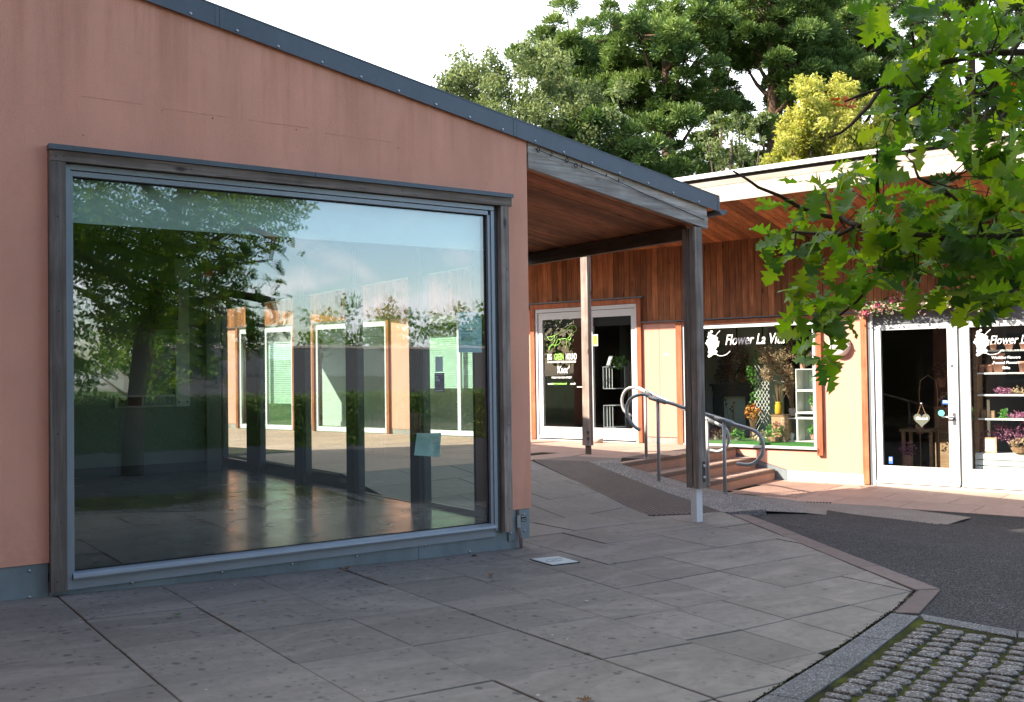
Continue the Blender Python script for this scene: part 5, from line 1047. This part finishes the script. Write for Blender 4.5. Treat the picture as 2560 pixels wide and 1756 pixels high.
rail('handrail', 'nearer grey steel handrail with looped ends, behind the front post', [(9.42, 10.43, 0.79), (9.39, 10.53, 0.85), (9.36, 10.62, 1.0), (9.37, 10.62, 1.14), (9.39, 10.53, 1.24), (9.44, 10.39, 1.28), (9.47, 10.28, 1.25), (9.51, 10.17, 1.21), (9.58, 9.93, 1.15), (9.65, 9.7, 1.08), (9.76, 9.37, 0.99), (9.8, 9.23, 0.95), (9.84, 9.1, 0.9), (9.91, 8.89, 0.84), (9.94, 8.78, 0.79), (9.965, 8.72, 0.66), (9.95, 8.73, 0.52), (9.93, 8.82, 0.42), (9.9, 8.92, 0.38), (9.85, 9.06, 0.39)], [((9.51, 10.16, .1), (9.51, 10.16, 1.205)), ((9.80, 9.23, 0.0), (9.80, 9.23, .945))])
rail('handrail', 'farther bright steel handrail catching the sun at the top of the steps', [(10.42, 11.73, 0.91), (10.38, 11.85, 1.0), (10.37, 11.88, 1.17), (10.39, 11.82, 1.3), (10.42, 11.7, 1.35), (10.48, 11.53, 1.31), (10.52, 11.4, 1.27), (10.62, 11.07, 1.13), (10.7, 10.82, 1.01), (10.81, 10.48, 0.88), (10.87, 10.28, 0.79), (10.89, 10.2, 0.73), (10.9, 10.17, 0.6), (10.89, 10.23, 0.48), (10.85, 10.33, 0.42), (10.81, 10.46, 0.43)], [((10.49, 11.48, .283), (10.49, 11.48, 1.29)), ((10.80, 10.5, -.07), (10.80, 10.5, .885))])

# ================================================================== access cover, grating, fallen leaves
ac = thing('access_cover', 'pale square access cover set in the paving by the wall corner', 'cover', (5.52, 7.28, low(5.52)))
q = [(5.40, 7.47), (5.38, 7.13), (5.65, 7.10), (5.67, 7.42)]; q = [(x - 5.52, y - 7.28) for x, y in q]
part('frame', MB().prism([(x * 1.07, y * 1.07) for x, y in q], -.03, .0045), M['black'], ac); part('lid', MB().prism(q, -.02, .010, .003), M['cover'], ac)
part('raised_mark', MB().tube([(.09 * math.cos(a), .05 * math.sin(a), .0105) for a in np.linspace(0, 5.4, 16)], .0025, 4).box((-.03, -.004, .010), (.03, .004, .012)), M['alu_dark'], ac)
gt = thing('drain_grating', 'short dark drain grating at the edge of the pink shop pavement', 'drain', (11.34, 9.16, -.25))
for k_ in range(8): a = lerp((0, 0), (.20, -.27), k_ / 8); part('bar', MB().prism([(a[0], a[1]), (a[0] + .014, a[1] - .02), (a[0] + .045, a[1] + .01), (a[0] + .03, a[1] + .03)], 0, .012), M['grime'], gt)
# oak leaf meshes
def oakleaf(seed, detail=True):
    rr = random.Random(seed); L_ = 1.0; half = []
    lob = [(0, .015), (.10, .03), (.19, .13), (.25, .055), (.35, .24), (.42, .09), (.55, .34), (.62, .13), (.74, .31), (.79, .13), (.89, .21), (.94, .09), (1.0, .0)]
    up = [(x, y * rr.uniform(.85, 1.15)) for x, y in lob]; dn = [(min(x + rr.uniform(-.02, .02), 1), -y * rr.uniform(.85, 1.15)) for x, y in lob]
    curl = rr.uniform(-.2, .9); fold = rr.uniform(.0, .7)
    def z(x, y): return -curl * (x - .3) ** 2 * .6 + fold * abs(y) * .8 + .05 * math.sin(9 * x + 4 * y)
    vs = []; fs = []
    for (x1, y1), (x2, y2) in zip(up, dn): vs += [(x1, y1, z(x1, y1)), ((x1 + x2) / 2, 0, z((x1 + x2) / 2, 0)), (x2, y2, z(x2, y2))]
    for i in range(len(up) - 1): a = 3 * i; fs += [(a, a + 1, a + 4, a + 3), (a + 1, a + 2, a + 5, a + 4)]
    me = bpy.data.meshes.new('leaf'); me.from_pydata(vs, [], fs); me.polygons.foreach_set('use_smooth', [True] * len(me.polygons)); me.update(); return me
OL = [oakleaf(i) for i in range(7)]; OLa = [oakleaf(20 + i) for i in range(3)]
for m_ in OL: m_.materials.append(M['oak'])
for m_ in OLa: m_.materials.append(M['autumn'])
M['litter'] = simple('brown_litter', (.16, .085, .035), .8, .3)
for i, (x, y, lab) in enumerate(((3.72, 7.88, 'curled brown leaf on the slabs under the middle of the big window'), (5.12, 7.95, 'crumpled orange leaf against the plinth near the wall corner'), (4.62, 6.95, 'dark brown leaf in a slab joint in front of the wall corner'), (2.02, 6.95, 'green leaf on the slabs below the left of the window'), (3.15, 4.0, 'dark flat leaf on the slabs nearest the camera'), (13.45, 9.75, 'brown leaf on the pink pavement by the shop plinth'), (2.72, 7.0, 'small brown leaf on a joint left of centre'))):
    me = random.choice(OLa).copy(); me.materials.clear(); me.materials.append(M['plant'] if 'green' in lab else M['litter']); o = bpy.data.objects.new('fallen_leaf', me); COL.objects.link(o)
    o.location = (x, y, low(x) + .012); o.scale = (.085,) * 3 if i != 6 else (.05,) * 3; o.rotation_euler = (random.uniform(-.3, .3), random.uniform(-.2, .2), random.uniform(0, 6)); tag(o, lab, 'leaf', 'fallen leaves on the paving')

# ================================================================== trees
cFv, cRv, cUv = np.array(cF), np.array(cR), np.array(cU)
def at(px, py, D): d = cFv + cRv * (px - 1280) / 2524 - cUv * (py - 878) / 2524; return CAM + d * D
def proj(P_):
    d = P_ - CAM; dep = d @ cFv; return 1280 + 2524 * (d @ cRv) / dep, 878 - 2524 * (d @ cUv) / dep, dep
# --- the near oak whose branches hang into the picture
oak = thing('oak_tree', 'oak tree with lobed green leaves hanging into the upper right of the picture', 'tree', (5.6, -2.3, -.1))
ob = Vector((5.6, -2.3, -.1)); limbs = MB()
def tw(pts, r0, r1, n=7):
    P_ = [Vector(p) - ob for p in pts]; limbs.tube(P_, list(np.linspace(r0, r1, len(P_))), n)
trunk = MB().tube([(-.9, 0, 0), (-.85, .05, 1.2), (-.7, .1, 2.4), (-.3, .2, 3.6), (0, .3, 5.2), (-.2, .2, 7.0)], [.20, .16, .15, .13, .10, .05], 12); part('trunk', trunk, M['bark'], oak, True)
tw([(5.62, -2.1, 2.9), (5.9, -.4, 3.0), (6.0, 1.0, 2.8), (5.6, 2.2, 2.45), (5.29, 2.63, 2.33)], .09, .03); tw([(5.65, -2.0, 3.8), (5.9, 0, 4.1), (5.8, 1.6, 3.7), (5.37, 2.55, 3.25)], .08, .028); tw([(5.6, -2.1, 2.6), (4.2, -1.6, 3.4), (3.2, -.9, 3.8)], .08, .02); tw([(5.5, -2.1, 4.5), (3.8, -.8, 5.4), (3.0, .6, 5.7)], .08, .02); tw([(5.6, -2, 4.8), (7.4, -1.4, 5.8)], .07, .02)
br = dict(b1=[(2650, 560), (2450, 600), (2280, 590), (2140, 563), (2100, 550), (2000, 520), (1900, 470), (1832, 428)], b2=[(2300, 575), (2223, 594), (2195, 680), (2143, 752), (2085, 800)], b3=[(2700, 110), (2560, 129), (2476, 137), (2377, 150), (2308, 174), (2254, 194), (2195, 224), (2112, 255)], b4=[(2199, 226), (2128, 313), (2070, 345)], b5=[(2373, 158), (2347, 202), (2314, 243), (2278, 271), (2239, 309)], b7=[(2700, 690), (2560, 715), (2500, 740), (2400, 790)], b8=[(2450, 560), (2345, 468), (2298, 444), (2284, 409)], b9=[(2195, 520), (2193, 426), (2193, 380)], b10=[(2650, 20), (2560, 80), (2510, 170), (2480, 240)], b11=[(2140, 563), (2080, 590), (1990, 580)], b12=[(2300, 30), (2280, 60), (2285, 120)])
BR = {}
for k_, pts in br.items():
    P_ = [at(x, y, 5.05 + .12 * math.sin(i * 1.3 + len(k_))) for i, (x, y) in enumerate(pts)]; BR[k_] = P_; r0 = {'b1': .024, 'b3': .02}.get(k_, .012)
    n_ = len(P_); Q = []
    for i in range(n_ - 1):
        for t_ in (0, .5): Q.append(P_[i] * (1 - t_) + P_[i + 1] * t_ + RNG.normal(0, .005, 3))
    Q.append(P_[-1]); limbs.tube([Vector(p) - ob for p in Q], list(np.linspace(r0, .005, len(Q))), 7)
part('branches', limbs, M['bark'], oak, True)
blobs = [(1960, 545, 40), (2010, 510, 45), (1930, 600, 38), (2060, 480, 38), (2130, 440, 48), (2200, 410, 52), (2180, 490, 62), (2250, 520, 72), (2330, 480, 55), (2080, 600, 50), (2150, 620, 55), (2230, 640, 72), (2320, 600, 78), (2420, 560, 80), (2520, 600, 80), (2030, 690, 40), (2000, 740, 38), (2060, 780, 45), (2030, 850, 35), (2055, 900, 24), (2130, 720, 50), (2200, 680, 40), (2290, 660, 55), (2400, 670, 70), (2490, 680, 75), (2560, 710, 60), (2490, 755, 30), (2430, 740, 30), (2380, 560, 80), (2460, 620, 85), (2540, 540, 70), (2300, 560, 60), (2210, 590, 55), (2550, 650, 60), (2100, 790, 30), (2360, 720, 30), (1985, 640, 35),
         (2190, 30, 42), (2270, 50, 52), (2340, 30, 42), (2260, 110, 36), (2330, 120, 48), (2410, 95, 50), (2300, 190, 50), (2380, 200, 60), (2450, 50, 52), (2520, 40, 52), (2560, 30, 52), (2540, 120, 52), (2480, 190, 52), (2540, 220, 52), (2220, 190, 36), (2240, 270, 30), (2330, 250, 42), (2420, 280, 52), (2500, 310, 72), (2560, 340, 60), (2225, 310, 26), (2380, 360, 45), (2450, 390, 55), (2530, 430, 60), (2290, 340, 28), (2440, 470, 50), (2560, 520, 60)]
lv = []
for bxx, byy, br_ in blobs:
    n_ = int(4 + (br_ / 30) ** 2 * 2.2); 
    for _ in range(n_):
        a = random.uniform(0, 6.283); rr_ = br_ * math.sqrt(random.random()) * .95; lv.append((at(bxx + rr_ * math.cos(a), byy + rr_ * math.sin(a), 5.05 + random.gauss(0, .28)), random.uniform(.12, .20)))
random.shuffle(lv)
bp = np.array([p for P_ in BR.values() for p in P_]); twg = MB()
for p, s_ in lv[::5]:
    q = bp[np.argmin(np.linalg.norm(bp - p, axis=1))]
    if np.linalg.norm(q - p) < .55: m_ = (p + q) / 2 + RNG.normal(0, .02, 3); twg.tube([Vector(q) - ob, Vector(m_) - ob, Vector(p) - ob], [.005, .0035, .002], 4)
part('twigs', twg, M['bark'], oak, kind='stuff')
def leaf_rot():
    return Euler((random.gauss(0, .7), random.gauss(.5, .6), random.uniform(0, 6.283)))
for i, (p, s_) in enumerate(lv[:300]):
    o = bpy.data.objects.new('leaf', random.choice(OL)); COL.objects.link(o); o.parent = oak; o.location = Vector(p) - ob; o.rotation_euler = leaf_rot(); o.scale = (s_, s_, s_)
def leaf_mass(name, items, mat, parent, origin):
    Vs, Fs, Ts = [], [], []; base = 0
    for li in range(len(OL)):
        me = OL[li]; bv = np.array([v.co[:] for v in me.vertices]); bf = np.array([tuple(p.vertices) for p in me.polygons]); sel = items[li::len(OL)]
        if not sel: continue
        P_ = np.array([p for p, s in sel]) - np.array(origin); S_ = np.array([s for p, s in sel]); Rm = np.array([np.array(leaf_rot().to_matrix()) for _ in sel])
        V, F, T = scatter(bv, bf, P_, S_, Rm); Vs.append(V); Fs.append(F + base); Ts.append(T); base += len(V)
    return soup(name, np.concatenate(Vs), np.concatenate(Fs), mat, parent, np.concatenate(Ts), 'stuff')
leaf_mass('foliage', lv[300:], M['oak_mass'], oak, ob)
for x, y, dx in ((2112, 258, 0), (2103, 248, 1), (2120, 268, 2), (2112, 240, 3), (2100, 266, 4), (2525, 205, 0), (2517, 225, 1), (2532, 222, 2)):
    o = bpy.data.objects.new('dead_leaf', random.choice(OLa)); COL.objects.link(o); o.parent = oak; o.location = Vector(at(x, y, 5.1)) - ob; o.rotation_euler = (random.uniform(-1, 1), random.uniform(-1, 1), dx * 1.3); o.scale = (.085,) * 3
# crown outside the picture (shades the yard, shows in the window)
n_ = 60000; d = RNG.normal(size=(n_, 3)); d /= np.linalg.norm(d, axis=1)[:, None]; r_ = RNG.uniform(.25, 1, n_) ** .5; P_ = d * r_[:, None] * np.array([3.7, 4.0, 3.6]) + np.array([4.1, -1.8, 5.7])
cl = RNG.normal(size=(90, 3)) * np.array([2.1, 2.3, 2.0]) + np.array([4.1, -1.8, 5.5]); dd = np.min(np.linalg.norm(P_[:, None, :] - cl[None], axis=2), axis=1); P_ = P_[dd < .95]
px, py, dep = proj(P_); ok = ~((dep > .3) & (px > -60) & (px < 2640) & (py > -80) & (py < 1830)) & (P_[:, 2] > 1.9); ok &= np.linalg.norm(P_ - CAM, axis=1) > 1.6; P_ = P_[ok]
V, F, T = scatter(np.array([(0, 0, 0), (.25, .22, .04), (.45, .10, .02), (.65, .28, .05), (1, 0, -.1), (.65, -.28, .05), (.45, -.10, .02), (.25, -.22, .04)]), np.array([(0, 1, 2, 6), (0, 6, 7, 0), (2, 3, 4, 6), (6, 4, 5, 6)])[[0, 2]], P_ - np.array(ob), RNG.uniform(.12, .19, len(P_))); soup('crown', V, F, M['oak_mass'], oak, T, 'stuff')

TUFT = []
for k_ in range(9):
    a = k_ * 2.4; e = .25 + .16 * k_; dx, dy, dz = math.cos(a) * math.cos(e), math.sin(a) * math.cos(e), math.sin(e); sx_, sy_ = -math.sin(a) * .085, math.cos(a) * .085; TUFT += [(sx_ * .4, sy_ * .4, 0), (dx + sx_, dy + sy_, dz), (dx - sx_, dy - sy_, dz)]
TUFT = np.array(TUFT); TF = np.arange(27).reshape(-1, 3)
def pine(name, label, px, topy, D, clumps, seed, basez=-.3, lean=0, group='pines behind the shop roof', rw=1.0, dens=1.0, cat='tree', tuft=.23):
    """clumps: list of (px, py, radius_m) crown masses given where they stand at distance D"""
    rng = np.random.default_rng(seed); rr = random.Random(seed); b = at(px, 933, D); b[2] = basez; o = thing(name, label, cat, tuple(b), 0, group); top = at(px + lean, topy, D); tm = MB(); mid = (b + top) / 2 + rng.normal(0, .25, 3)
    tp = [Vector((0, 0, 0)), Vector(mid - b), Vector(top - b)]; tm.tube([tp[0], tp[0].lerp(tp[1], .5), tp[1], tp[1].lerp(tp[2], .5), tp[2]], [.36, .30, .24, .16, .05], 9)
    part('trunk', tm, M['bark_pine'], o, True); lm_ = MB(); Ps, Rs, Ss, Ts = [], [], [], []
    for cx, cy, cr in clumps:
        c = at(cx, cy, D + rr.uniform(-1.6, 1.6)); t_ = min(max((c[2] - b[2] - 1.4) / (top[2] - b[2]), .12), .97); s0 = (tp[1] * (2 * t_) if t_ < .5 else tp[1].lerp(tp[2], 2 * t_ - 1)); e0 = Vector(c - b)
        m0 = s0.lerp(e0, .55) + Vector((0, 0, -.25 + rr.uniform(-.2, .2))); lm_.tube([s0, m0, e0], [.10, .065, .025], 6)
        nsub = max(4, int(9 * cr))
        for _ in range(nsub):
            q = rng.normal(0, .58, 3) * cr * np.array([1, 1, .6]); sr = cr * rr.uniform(.16, .42); n2 = int(190 * sr * dens) + 14
            dd_ = rng.normal(size=(n2, 3)); dd_ /= np.linalg.norm(dd_, axis=1)[:, None]; dd_[:, 2] = np.where(dd_[:, 2] < -.35, -dd_[:, 2], dd_[:, 2]); pp = c + q + dd_ * sr * rng.uniform(.55, 1.05, n2)[:, None] * np.array([1.15, 1.15, .72]); lm_.tube([e0, Vector(c + q - b)], [.03, .012], 4)
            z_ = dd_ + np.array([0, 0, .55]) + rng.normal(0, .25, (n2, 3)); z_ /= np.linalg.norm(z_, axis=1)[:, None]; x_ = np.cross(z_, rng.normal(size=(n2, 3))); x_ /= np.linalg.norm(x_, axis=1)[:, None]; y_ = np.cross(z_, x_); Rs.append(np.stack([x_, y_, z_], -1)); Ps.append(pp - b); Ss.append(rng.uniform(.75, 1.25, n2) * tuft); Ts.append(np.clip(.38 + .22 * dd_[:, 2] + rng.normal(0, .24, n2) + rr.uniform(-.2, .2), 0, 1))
    part('limbs', lm_, M['bark_pine'], o, True); V, F, T = scatter(TUFT, TF, np.concatenate(Ps), np.concatenate(Ss), np.concatenate(Rs), np.concatenate(Ts)); soup('crown', V, F, M['pine'], o, T, 'stuff'); return o
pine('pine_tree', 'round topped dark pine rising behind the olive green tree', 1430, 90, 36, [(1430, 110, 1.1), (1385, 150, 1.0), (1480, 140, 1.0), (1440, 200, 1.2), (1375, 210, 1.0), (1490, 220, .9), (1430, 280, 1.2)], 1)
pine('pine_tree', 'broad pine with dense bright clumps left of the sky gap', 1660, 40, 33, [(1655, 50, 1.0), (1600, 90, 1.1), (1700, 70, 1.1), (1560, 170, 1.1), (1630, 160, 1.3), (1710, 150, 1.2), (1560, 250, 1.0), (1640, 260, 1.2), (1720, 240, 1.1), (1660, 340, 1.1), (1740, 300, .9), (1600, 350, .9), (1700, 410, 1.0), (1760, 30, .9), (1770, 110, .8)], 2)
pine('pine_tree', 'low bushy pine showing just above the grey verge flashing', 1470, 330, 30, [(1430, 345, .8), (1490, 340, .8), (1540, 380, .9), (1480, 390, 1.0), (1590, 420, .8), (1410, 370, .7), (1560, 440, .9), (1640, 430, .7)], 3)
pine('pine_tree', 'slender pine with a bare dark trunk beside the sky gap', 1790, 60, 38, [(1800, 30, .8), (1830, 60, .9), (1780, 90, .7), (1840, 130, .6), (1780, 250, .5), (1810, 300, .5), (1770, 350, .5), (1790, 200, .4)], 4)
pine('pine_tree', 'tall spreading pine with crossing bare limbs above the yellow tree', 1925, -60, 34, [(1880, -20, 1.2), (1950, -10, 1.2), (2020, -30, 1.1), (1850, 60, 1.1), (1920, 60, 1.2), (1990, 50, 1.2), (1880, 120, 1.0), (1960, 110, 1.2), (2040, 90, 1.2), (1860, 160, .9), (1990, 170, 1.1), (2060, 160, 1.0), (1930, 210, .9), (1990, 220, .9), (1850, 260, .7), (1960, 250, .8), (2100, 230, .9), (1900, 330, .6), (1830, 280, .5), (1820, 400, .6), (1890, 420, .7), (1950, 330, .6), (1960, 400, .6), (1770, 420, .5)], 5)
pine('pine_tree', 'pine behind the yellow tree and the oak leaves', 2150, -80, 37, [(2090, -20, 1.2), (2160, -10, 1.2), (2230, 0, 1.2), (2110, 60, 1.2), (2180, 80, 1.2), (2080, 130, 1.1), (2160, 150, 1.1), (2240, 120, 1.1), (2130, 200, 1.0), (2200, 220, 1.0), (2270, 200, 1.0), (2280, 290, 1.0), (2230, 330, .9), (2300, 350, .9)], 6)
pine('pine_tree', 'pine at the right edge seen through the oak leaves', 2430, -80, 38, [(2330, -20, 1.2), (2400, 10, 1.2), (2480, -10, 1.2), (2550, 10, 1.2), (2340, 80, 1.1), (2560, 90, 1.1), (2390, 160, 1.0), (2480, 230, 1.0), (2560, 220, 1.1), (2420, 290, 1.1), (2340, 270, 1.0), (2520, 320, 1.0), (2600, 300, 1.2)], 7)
def leafy(name, label, px, topy, D, clumps, mat, seed, size=.13, basez=-.3, group=None, dens=1.0, stems=True, origin=None):
    rng = np.random.default_rng(seed); rr = random.Random(seed)
    b = at(px, 933, D) if origin is None else np.array(origin, float); b[2] = basez; top = at(px, topy, D) if origin is None else None
    o = thing(name, label, 'tree', tuple(b), 0, group); h = (top[2] if top is not None else topy) - basez; cs_ = []
    part('trunk', MB().tube([(0, 0, 0), (.1, .05, h * .35), (-.05, .1, h * .7), (0, 0, h * .93)], [.24, .18, .1, .03], 8), M['bark'], o, True); lm_ = MB(); Ps = []; Ts = []
    for cx, cy, cr in clumps:
        c = (at(cx, cy, D + rr.uniform(-1.2, 1.2)) if origin is None else np.array(cx)) ; lm_.tube([(0, 0, h * rr.uniform(.3, .6)), Vector(c - b) * .7 + Vector((0, 0, h * .1)), Vector(c - b)], [.07, .04, .015], 5)
        for _ in range(max(4, int(9 * cr))):
            q = rng.normal(0, .48, 3) * cr; sr = cr * rr.uniform(.25, .5); n2 = int(520 * sr * sr * dens * (.13 / size) ** 2) + 20; dd_ = rng.normal(size=(n2, 3)); dd_ /= np.linalg.norm(dd_, axis=1)[:, None]
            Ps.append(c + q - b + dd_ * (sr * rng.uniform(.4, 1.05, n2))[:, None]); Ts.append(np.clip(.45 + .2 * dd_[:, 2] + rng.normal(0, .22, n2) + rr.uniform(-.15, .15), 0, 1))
    part('limbs', lm_, M['bark'], o, True); P_ = np.concatenate(Ps); V, F, T = scatter(LEAF4[0], LEAF4[1], P_, rng.uniform(.7, 1.3, len(P_)) * size, None, np.concatenate(Ts)); soup('crown', V, F, mat, o, T, 'stuff'); return o
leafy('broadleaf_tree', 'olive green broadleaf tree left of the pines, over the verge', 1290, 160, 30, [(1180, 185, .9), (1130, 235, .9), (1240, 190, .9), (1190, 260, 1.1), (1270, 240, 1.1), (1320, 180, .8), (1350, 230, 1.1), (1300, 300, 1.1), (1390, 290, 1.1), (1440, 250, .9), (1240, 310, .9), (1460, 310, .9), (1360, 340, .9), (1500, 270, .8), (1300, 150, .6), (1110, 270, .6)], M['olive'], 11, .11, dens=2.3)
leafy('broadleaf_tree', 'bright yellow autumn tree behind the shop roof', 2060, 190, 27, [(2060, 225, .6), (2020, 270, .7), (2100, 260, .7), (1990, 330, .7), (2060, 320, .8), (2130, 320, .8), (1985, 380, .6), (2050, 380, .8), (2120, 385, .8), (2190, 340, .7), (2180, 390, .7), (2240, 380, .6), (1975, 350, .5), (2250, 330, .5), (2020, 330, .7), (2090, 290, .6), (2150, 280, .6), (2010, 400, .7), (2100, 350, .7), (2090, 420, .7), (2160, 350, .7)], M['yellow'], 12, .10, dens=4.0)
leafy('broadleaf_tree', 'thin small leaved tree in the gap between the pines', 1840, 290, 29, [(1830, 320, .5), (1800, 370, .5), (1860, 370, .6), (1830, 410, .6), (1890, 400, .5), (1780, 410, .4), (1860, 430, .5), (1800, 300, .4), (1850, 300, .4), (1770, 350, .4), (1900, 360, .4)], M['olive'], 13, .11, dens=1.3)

# ================================================================== what the big window reflects (south side of the yard)
def origin_tree(name, label, x, y, h, r_, mat, seed, size=.16, basez=-1.5, group='trees south of the yard'):
    rr = random.Random(seed); cl_ = [((x + rr.uniform(-1, 1) * r_ * .7, y + rr.uniform(-1, 1) * r_ * .7, basez + h * rr.uniform(.35, .95)), 0, r_ * .45) for _ in range(14)]
    return leafy(name, label, 0, basez + h, 0, cl_, mat, seed, size, basez, group, .35, True, (x, y, basez))
origin_tree('southern_tree', 'dark tree reflected left of centre in the window', 11.0, -24, 5.6, 2.6, M['oak_mass'], 31, .26); origin_tree('southern_tree', 'rounded tree reflected in the middle of the window', 25, -34, 6.3, 3.2, M['oak_mass'], 32, .3); origin_tree('southern_tree', 'broad tree reflected behind the slate roof', 34, -36, 6.0, 3.4, M['oak_mass'], 33, .3); origin_tree('southern_tree', 'pale green tree reflected at the right of the window', 44, -22, 8.0, 4.5, M['hedge'], 34, .3)
origin_tree('southern_tree', 'small slim tree reflected at the right of the slate roof', 46, -40, 6.2, 1.6, M['oak_mass'], 35, .3); origin_tree('southern_tree', 'far tree reflected behind the oak', 3, -26, 6.0, 3.4, M['oak_mass'], 36, .3); origin_tree('southern_tree', 'far tree beyond the hedge reflected beside the oak', 17, -40, 6.2, 3.2, M['oak_mass'], 37, .3)
for i, (x, y) in enumerate(((1.0, -12.5), (3.6, -14), (5.9, -15.5))): origin_tree('southern_tree', ('left', 'middle', 'right')[i] + ' one of three dense dark trees behind the oak, seen in the window', x, y, 10.5, 3.0, M['oak_mass'], 60 + i, .24, -1.0)
for i, (x, y) in enumerate(((-13, 19), (-14, 25), (-12, 31), (-9, 38), (-3, 46))): origin_tree('northern_tree', ('first', 'second', 'third', 'fourth', 'fifth')[i] + ' dark tree from the west beyond the pink building', x, y, 9.5, 4.2, M['oak_mass'], 50 + i, .3, -.3, 'trees beyond the pink building')
# dark conifer at the right of the reflection
rng = np.random.default_rng(5); cfx = thing('conifer_tree', 'tall dark conifer reflected at the right edge of the window', 'tree', (33, -8.5, -1)); part('trunk', MB().tube([(0, 0, 0), (0, 0, 12)], [.3, .05], 8), M['bark_pine'], cfx)
n_ = 5200; z_ = rng.uniform(.06, 1, n_); a_ = rng.uniform(0, 6.283, n_); rad = (1 - z_) * 2.9 * rng.uniform(.55, 1.1, n_) + .2; P_ = np.stack([rad * np.cos(a_), rad * np.sin(a_), z_ * 12.5 - rad * .2], 1); V, F, T = scatter(TUFT, TF, P_, rng.uniform(.35, .6, n_), None, rng.uniform(0, .5, n_)); soup('crown', V, F, M['pine'], cfx, T, 'stuff')
# clipped hedge
hg = thing('clipped_hedge', 'clipped green hedge behind the bench, reflected in the big window', 'hedge', (16, -10.5, -.5)); part('core', MB().box((-24, -.4, -.3), (12, .4, 1.45)), M['hedge'], hg)
n_ = 24000; P_ = np.stack([RNG.uniform(-24, 12.1, n_), np.where(RNG.random(n_) < .7, .45, RNG.uniform(-.45, .5, n_)), RNG.uniform(-.2, 1.5, n_)], 1); P_[:, 2] = np.where(P_[:, 1] < .4, 1.5, P_[:, 2]); P_ += RNG.normal(0, .05, P_.shape); V, F, T = scatter(LEAF4[0], LEAF4[1], P_, RNG.uniform(.08, .14, n_)); soup('leaves', V, F, M['hedge'], hg, T, 'stuff')
# slate roofed stone building
hs = thing('stone_cottage', 'low stone building with a long slate roof reflected in the window', 'building', (22, -25, -2.5)); bx('wall', (-10, -4, 0), (12, 4, 3.0), M['stone'], hs)
mb = MB(); mb.add([(-10.4, -4.4, 2.9), (12.4, -4.4, 2.9), (12.4, 4.4, 2.9), (-10.4, 4.4, 2.9), (-10.0, 0, 5.3), (8.5, 0, 5.3)], [(0, 1, 5, 4), (2, 3, 4, 5), (1, 2, 5), (3, 0, 4)]); rf = part('roof', mb, M['slate'], hs); part('ridge_tiles', MB().tube([(-10, 0, 5.32), (8.5, 0, 5.32)], .09, 6), M['stone'], rf)
for x_ in (-7, -3, 1, 5, 9): wn = bx('window', (x_ - .5, 4.0, 1.0), (x_ + .5, 4.06, 2.2), M['white'], hs); bx('pane', (x_ - .42, 4.061, 1.08), (x_ - .03, 4.07, 2.12), M['dark_frame'], wn); bx('pane', (x_ + .03, 4.061, 1.08), (x_ + .42, 4.07, 2.12), M['dark_frame'], wn)
h2 = thing('brick_house', 'red brick house with a cupola reflected at the right of the window', 'building', (42, -18, -2.5)); bx('wall', (-4, -4, 0), (5, 4, 4.6), M['brickred'], h2); mb = MB(); mb.add([(-4.3, -4.3, 4.5), (5.3, -4.3, 4.5), (5.3, 4.3, 4.5), (-4.3, 4.3, 4.5), (-4.3, 0, 6.6), (5.3, 0, 6.6)], [(0, 1, 5, 4), (2, 3, 4, 5), (1, 2, 5), (3, 0, 4)]); part('roof', mb, M['slate'], h2); part('cupola', MB().box((-.5, -.5, 6.2), (.5, .5, 7.4)).lathe([(.9, 7.4), (.5, 7.9), (.02, 8.5)], (0, 0, 0), 8), M['white'], h2)
for x_ in (-2.5, 0, 2.8): wn = bx('window', (x_ - .5, 4.0, 2.2), (x_ + .5, 4.06, 3.6), M['white'], h2); bx('pane', (x_ - .42, 4.061, 2.28), (x_ + .42, 4.07, 3.5), M['dark_frame'], wn)
# garden bench, seen in the glass
bn = thing('garden_bench', 'slatted wooden garden bench in front of the hedge, reflected in the window', 'bench', (11.6, -5.0, -.27), R(-10))
for x_ in (-.72, .72): bx('leg', (x_ - .03, .2, 0), (x_ + .03, .26, .62), M['bench'], bn); bx('leg', (x_ - .03, -.26, 0), (x_ + .03, -.2, .92), M['bench'], bn); bx('armrest', (x_ - .035, -.22, .62), (x_ + .035, .28, .65), M['bench'], bn)
for k_ in range(5): bx('seat_slat', (-.75, -.18 + k_ * .085, .42), (.75, -.11 + k_ * .085, .445), M['bench'], bn)
bx('back_rail', (-.72, -.25, .86), (.72, -.215, .93), M['bench'], bn); bx('back_rail', (-.72, -.25, .48), (.72, -.22, .53), M['bench'], bn)
for k_ in range(14): bx('back_slat', (-.66 + k_ * .098, -.243, .53), (-.61 + k_ * .098, -.225, .86), M['bench'], bn)
# unseen block of invented shape, added only to shade the yard from the west
wg = thing('shade_block', 'unseen tall block added west of the yard to cast its shade, built as a pink wing', 'building', (-9.5, 0, -.1))
bx('wall', (-4, -26, 0), (4.2, 12.5, 11.6), M['renderB'], wg); mb = MB(); mb.add([(-4.4, -26.4, 11.61), (4.5, -26.4, 11.61), (4.5, 12.9, 11.61), (-4.4, 12.9, 11.61), (-.2, -26.4, 12.2), (-.2, 12.9, 12.2)], [(0, 4, 5, 3), (1, 2, 5, 4), (0, 1, 4), (2, 3, 5), (0, 3, 2, 1)]); part('roof', mb, M['slate'], wg)
for y_ in (-10, -6, -2, 2, 5.5):
    for z_ in (1.2, 4.6, 8.0): wn = bx('window', (4.2, y_ - .6, z_), (4.25, y_ + .6, z_ + 1.6), M['aluB'], wg); bx('pane', (4.251, y_ - .52, z_ + .08), (4.26, y_ + .52, z_ + 1.52), M['dark_frame'], wn)
bpy.context.view_layer.update()
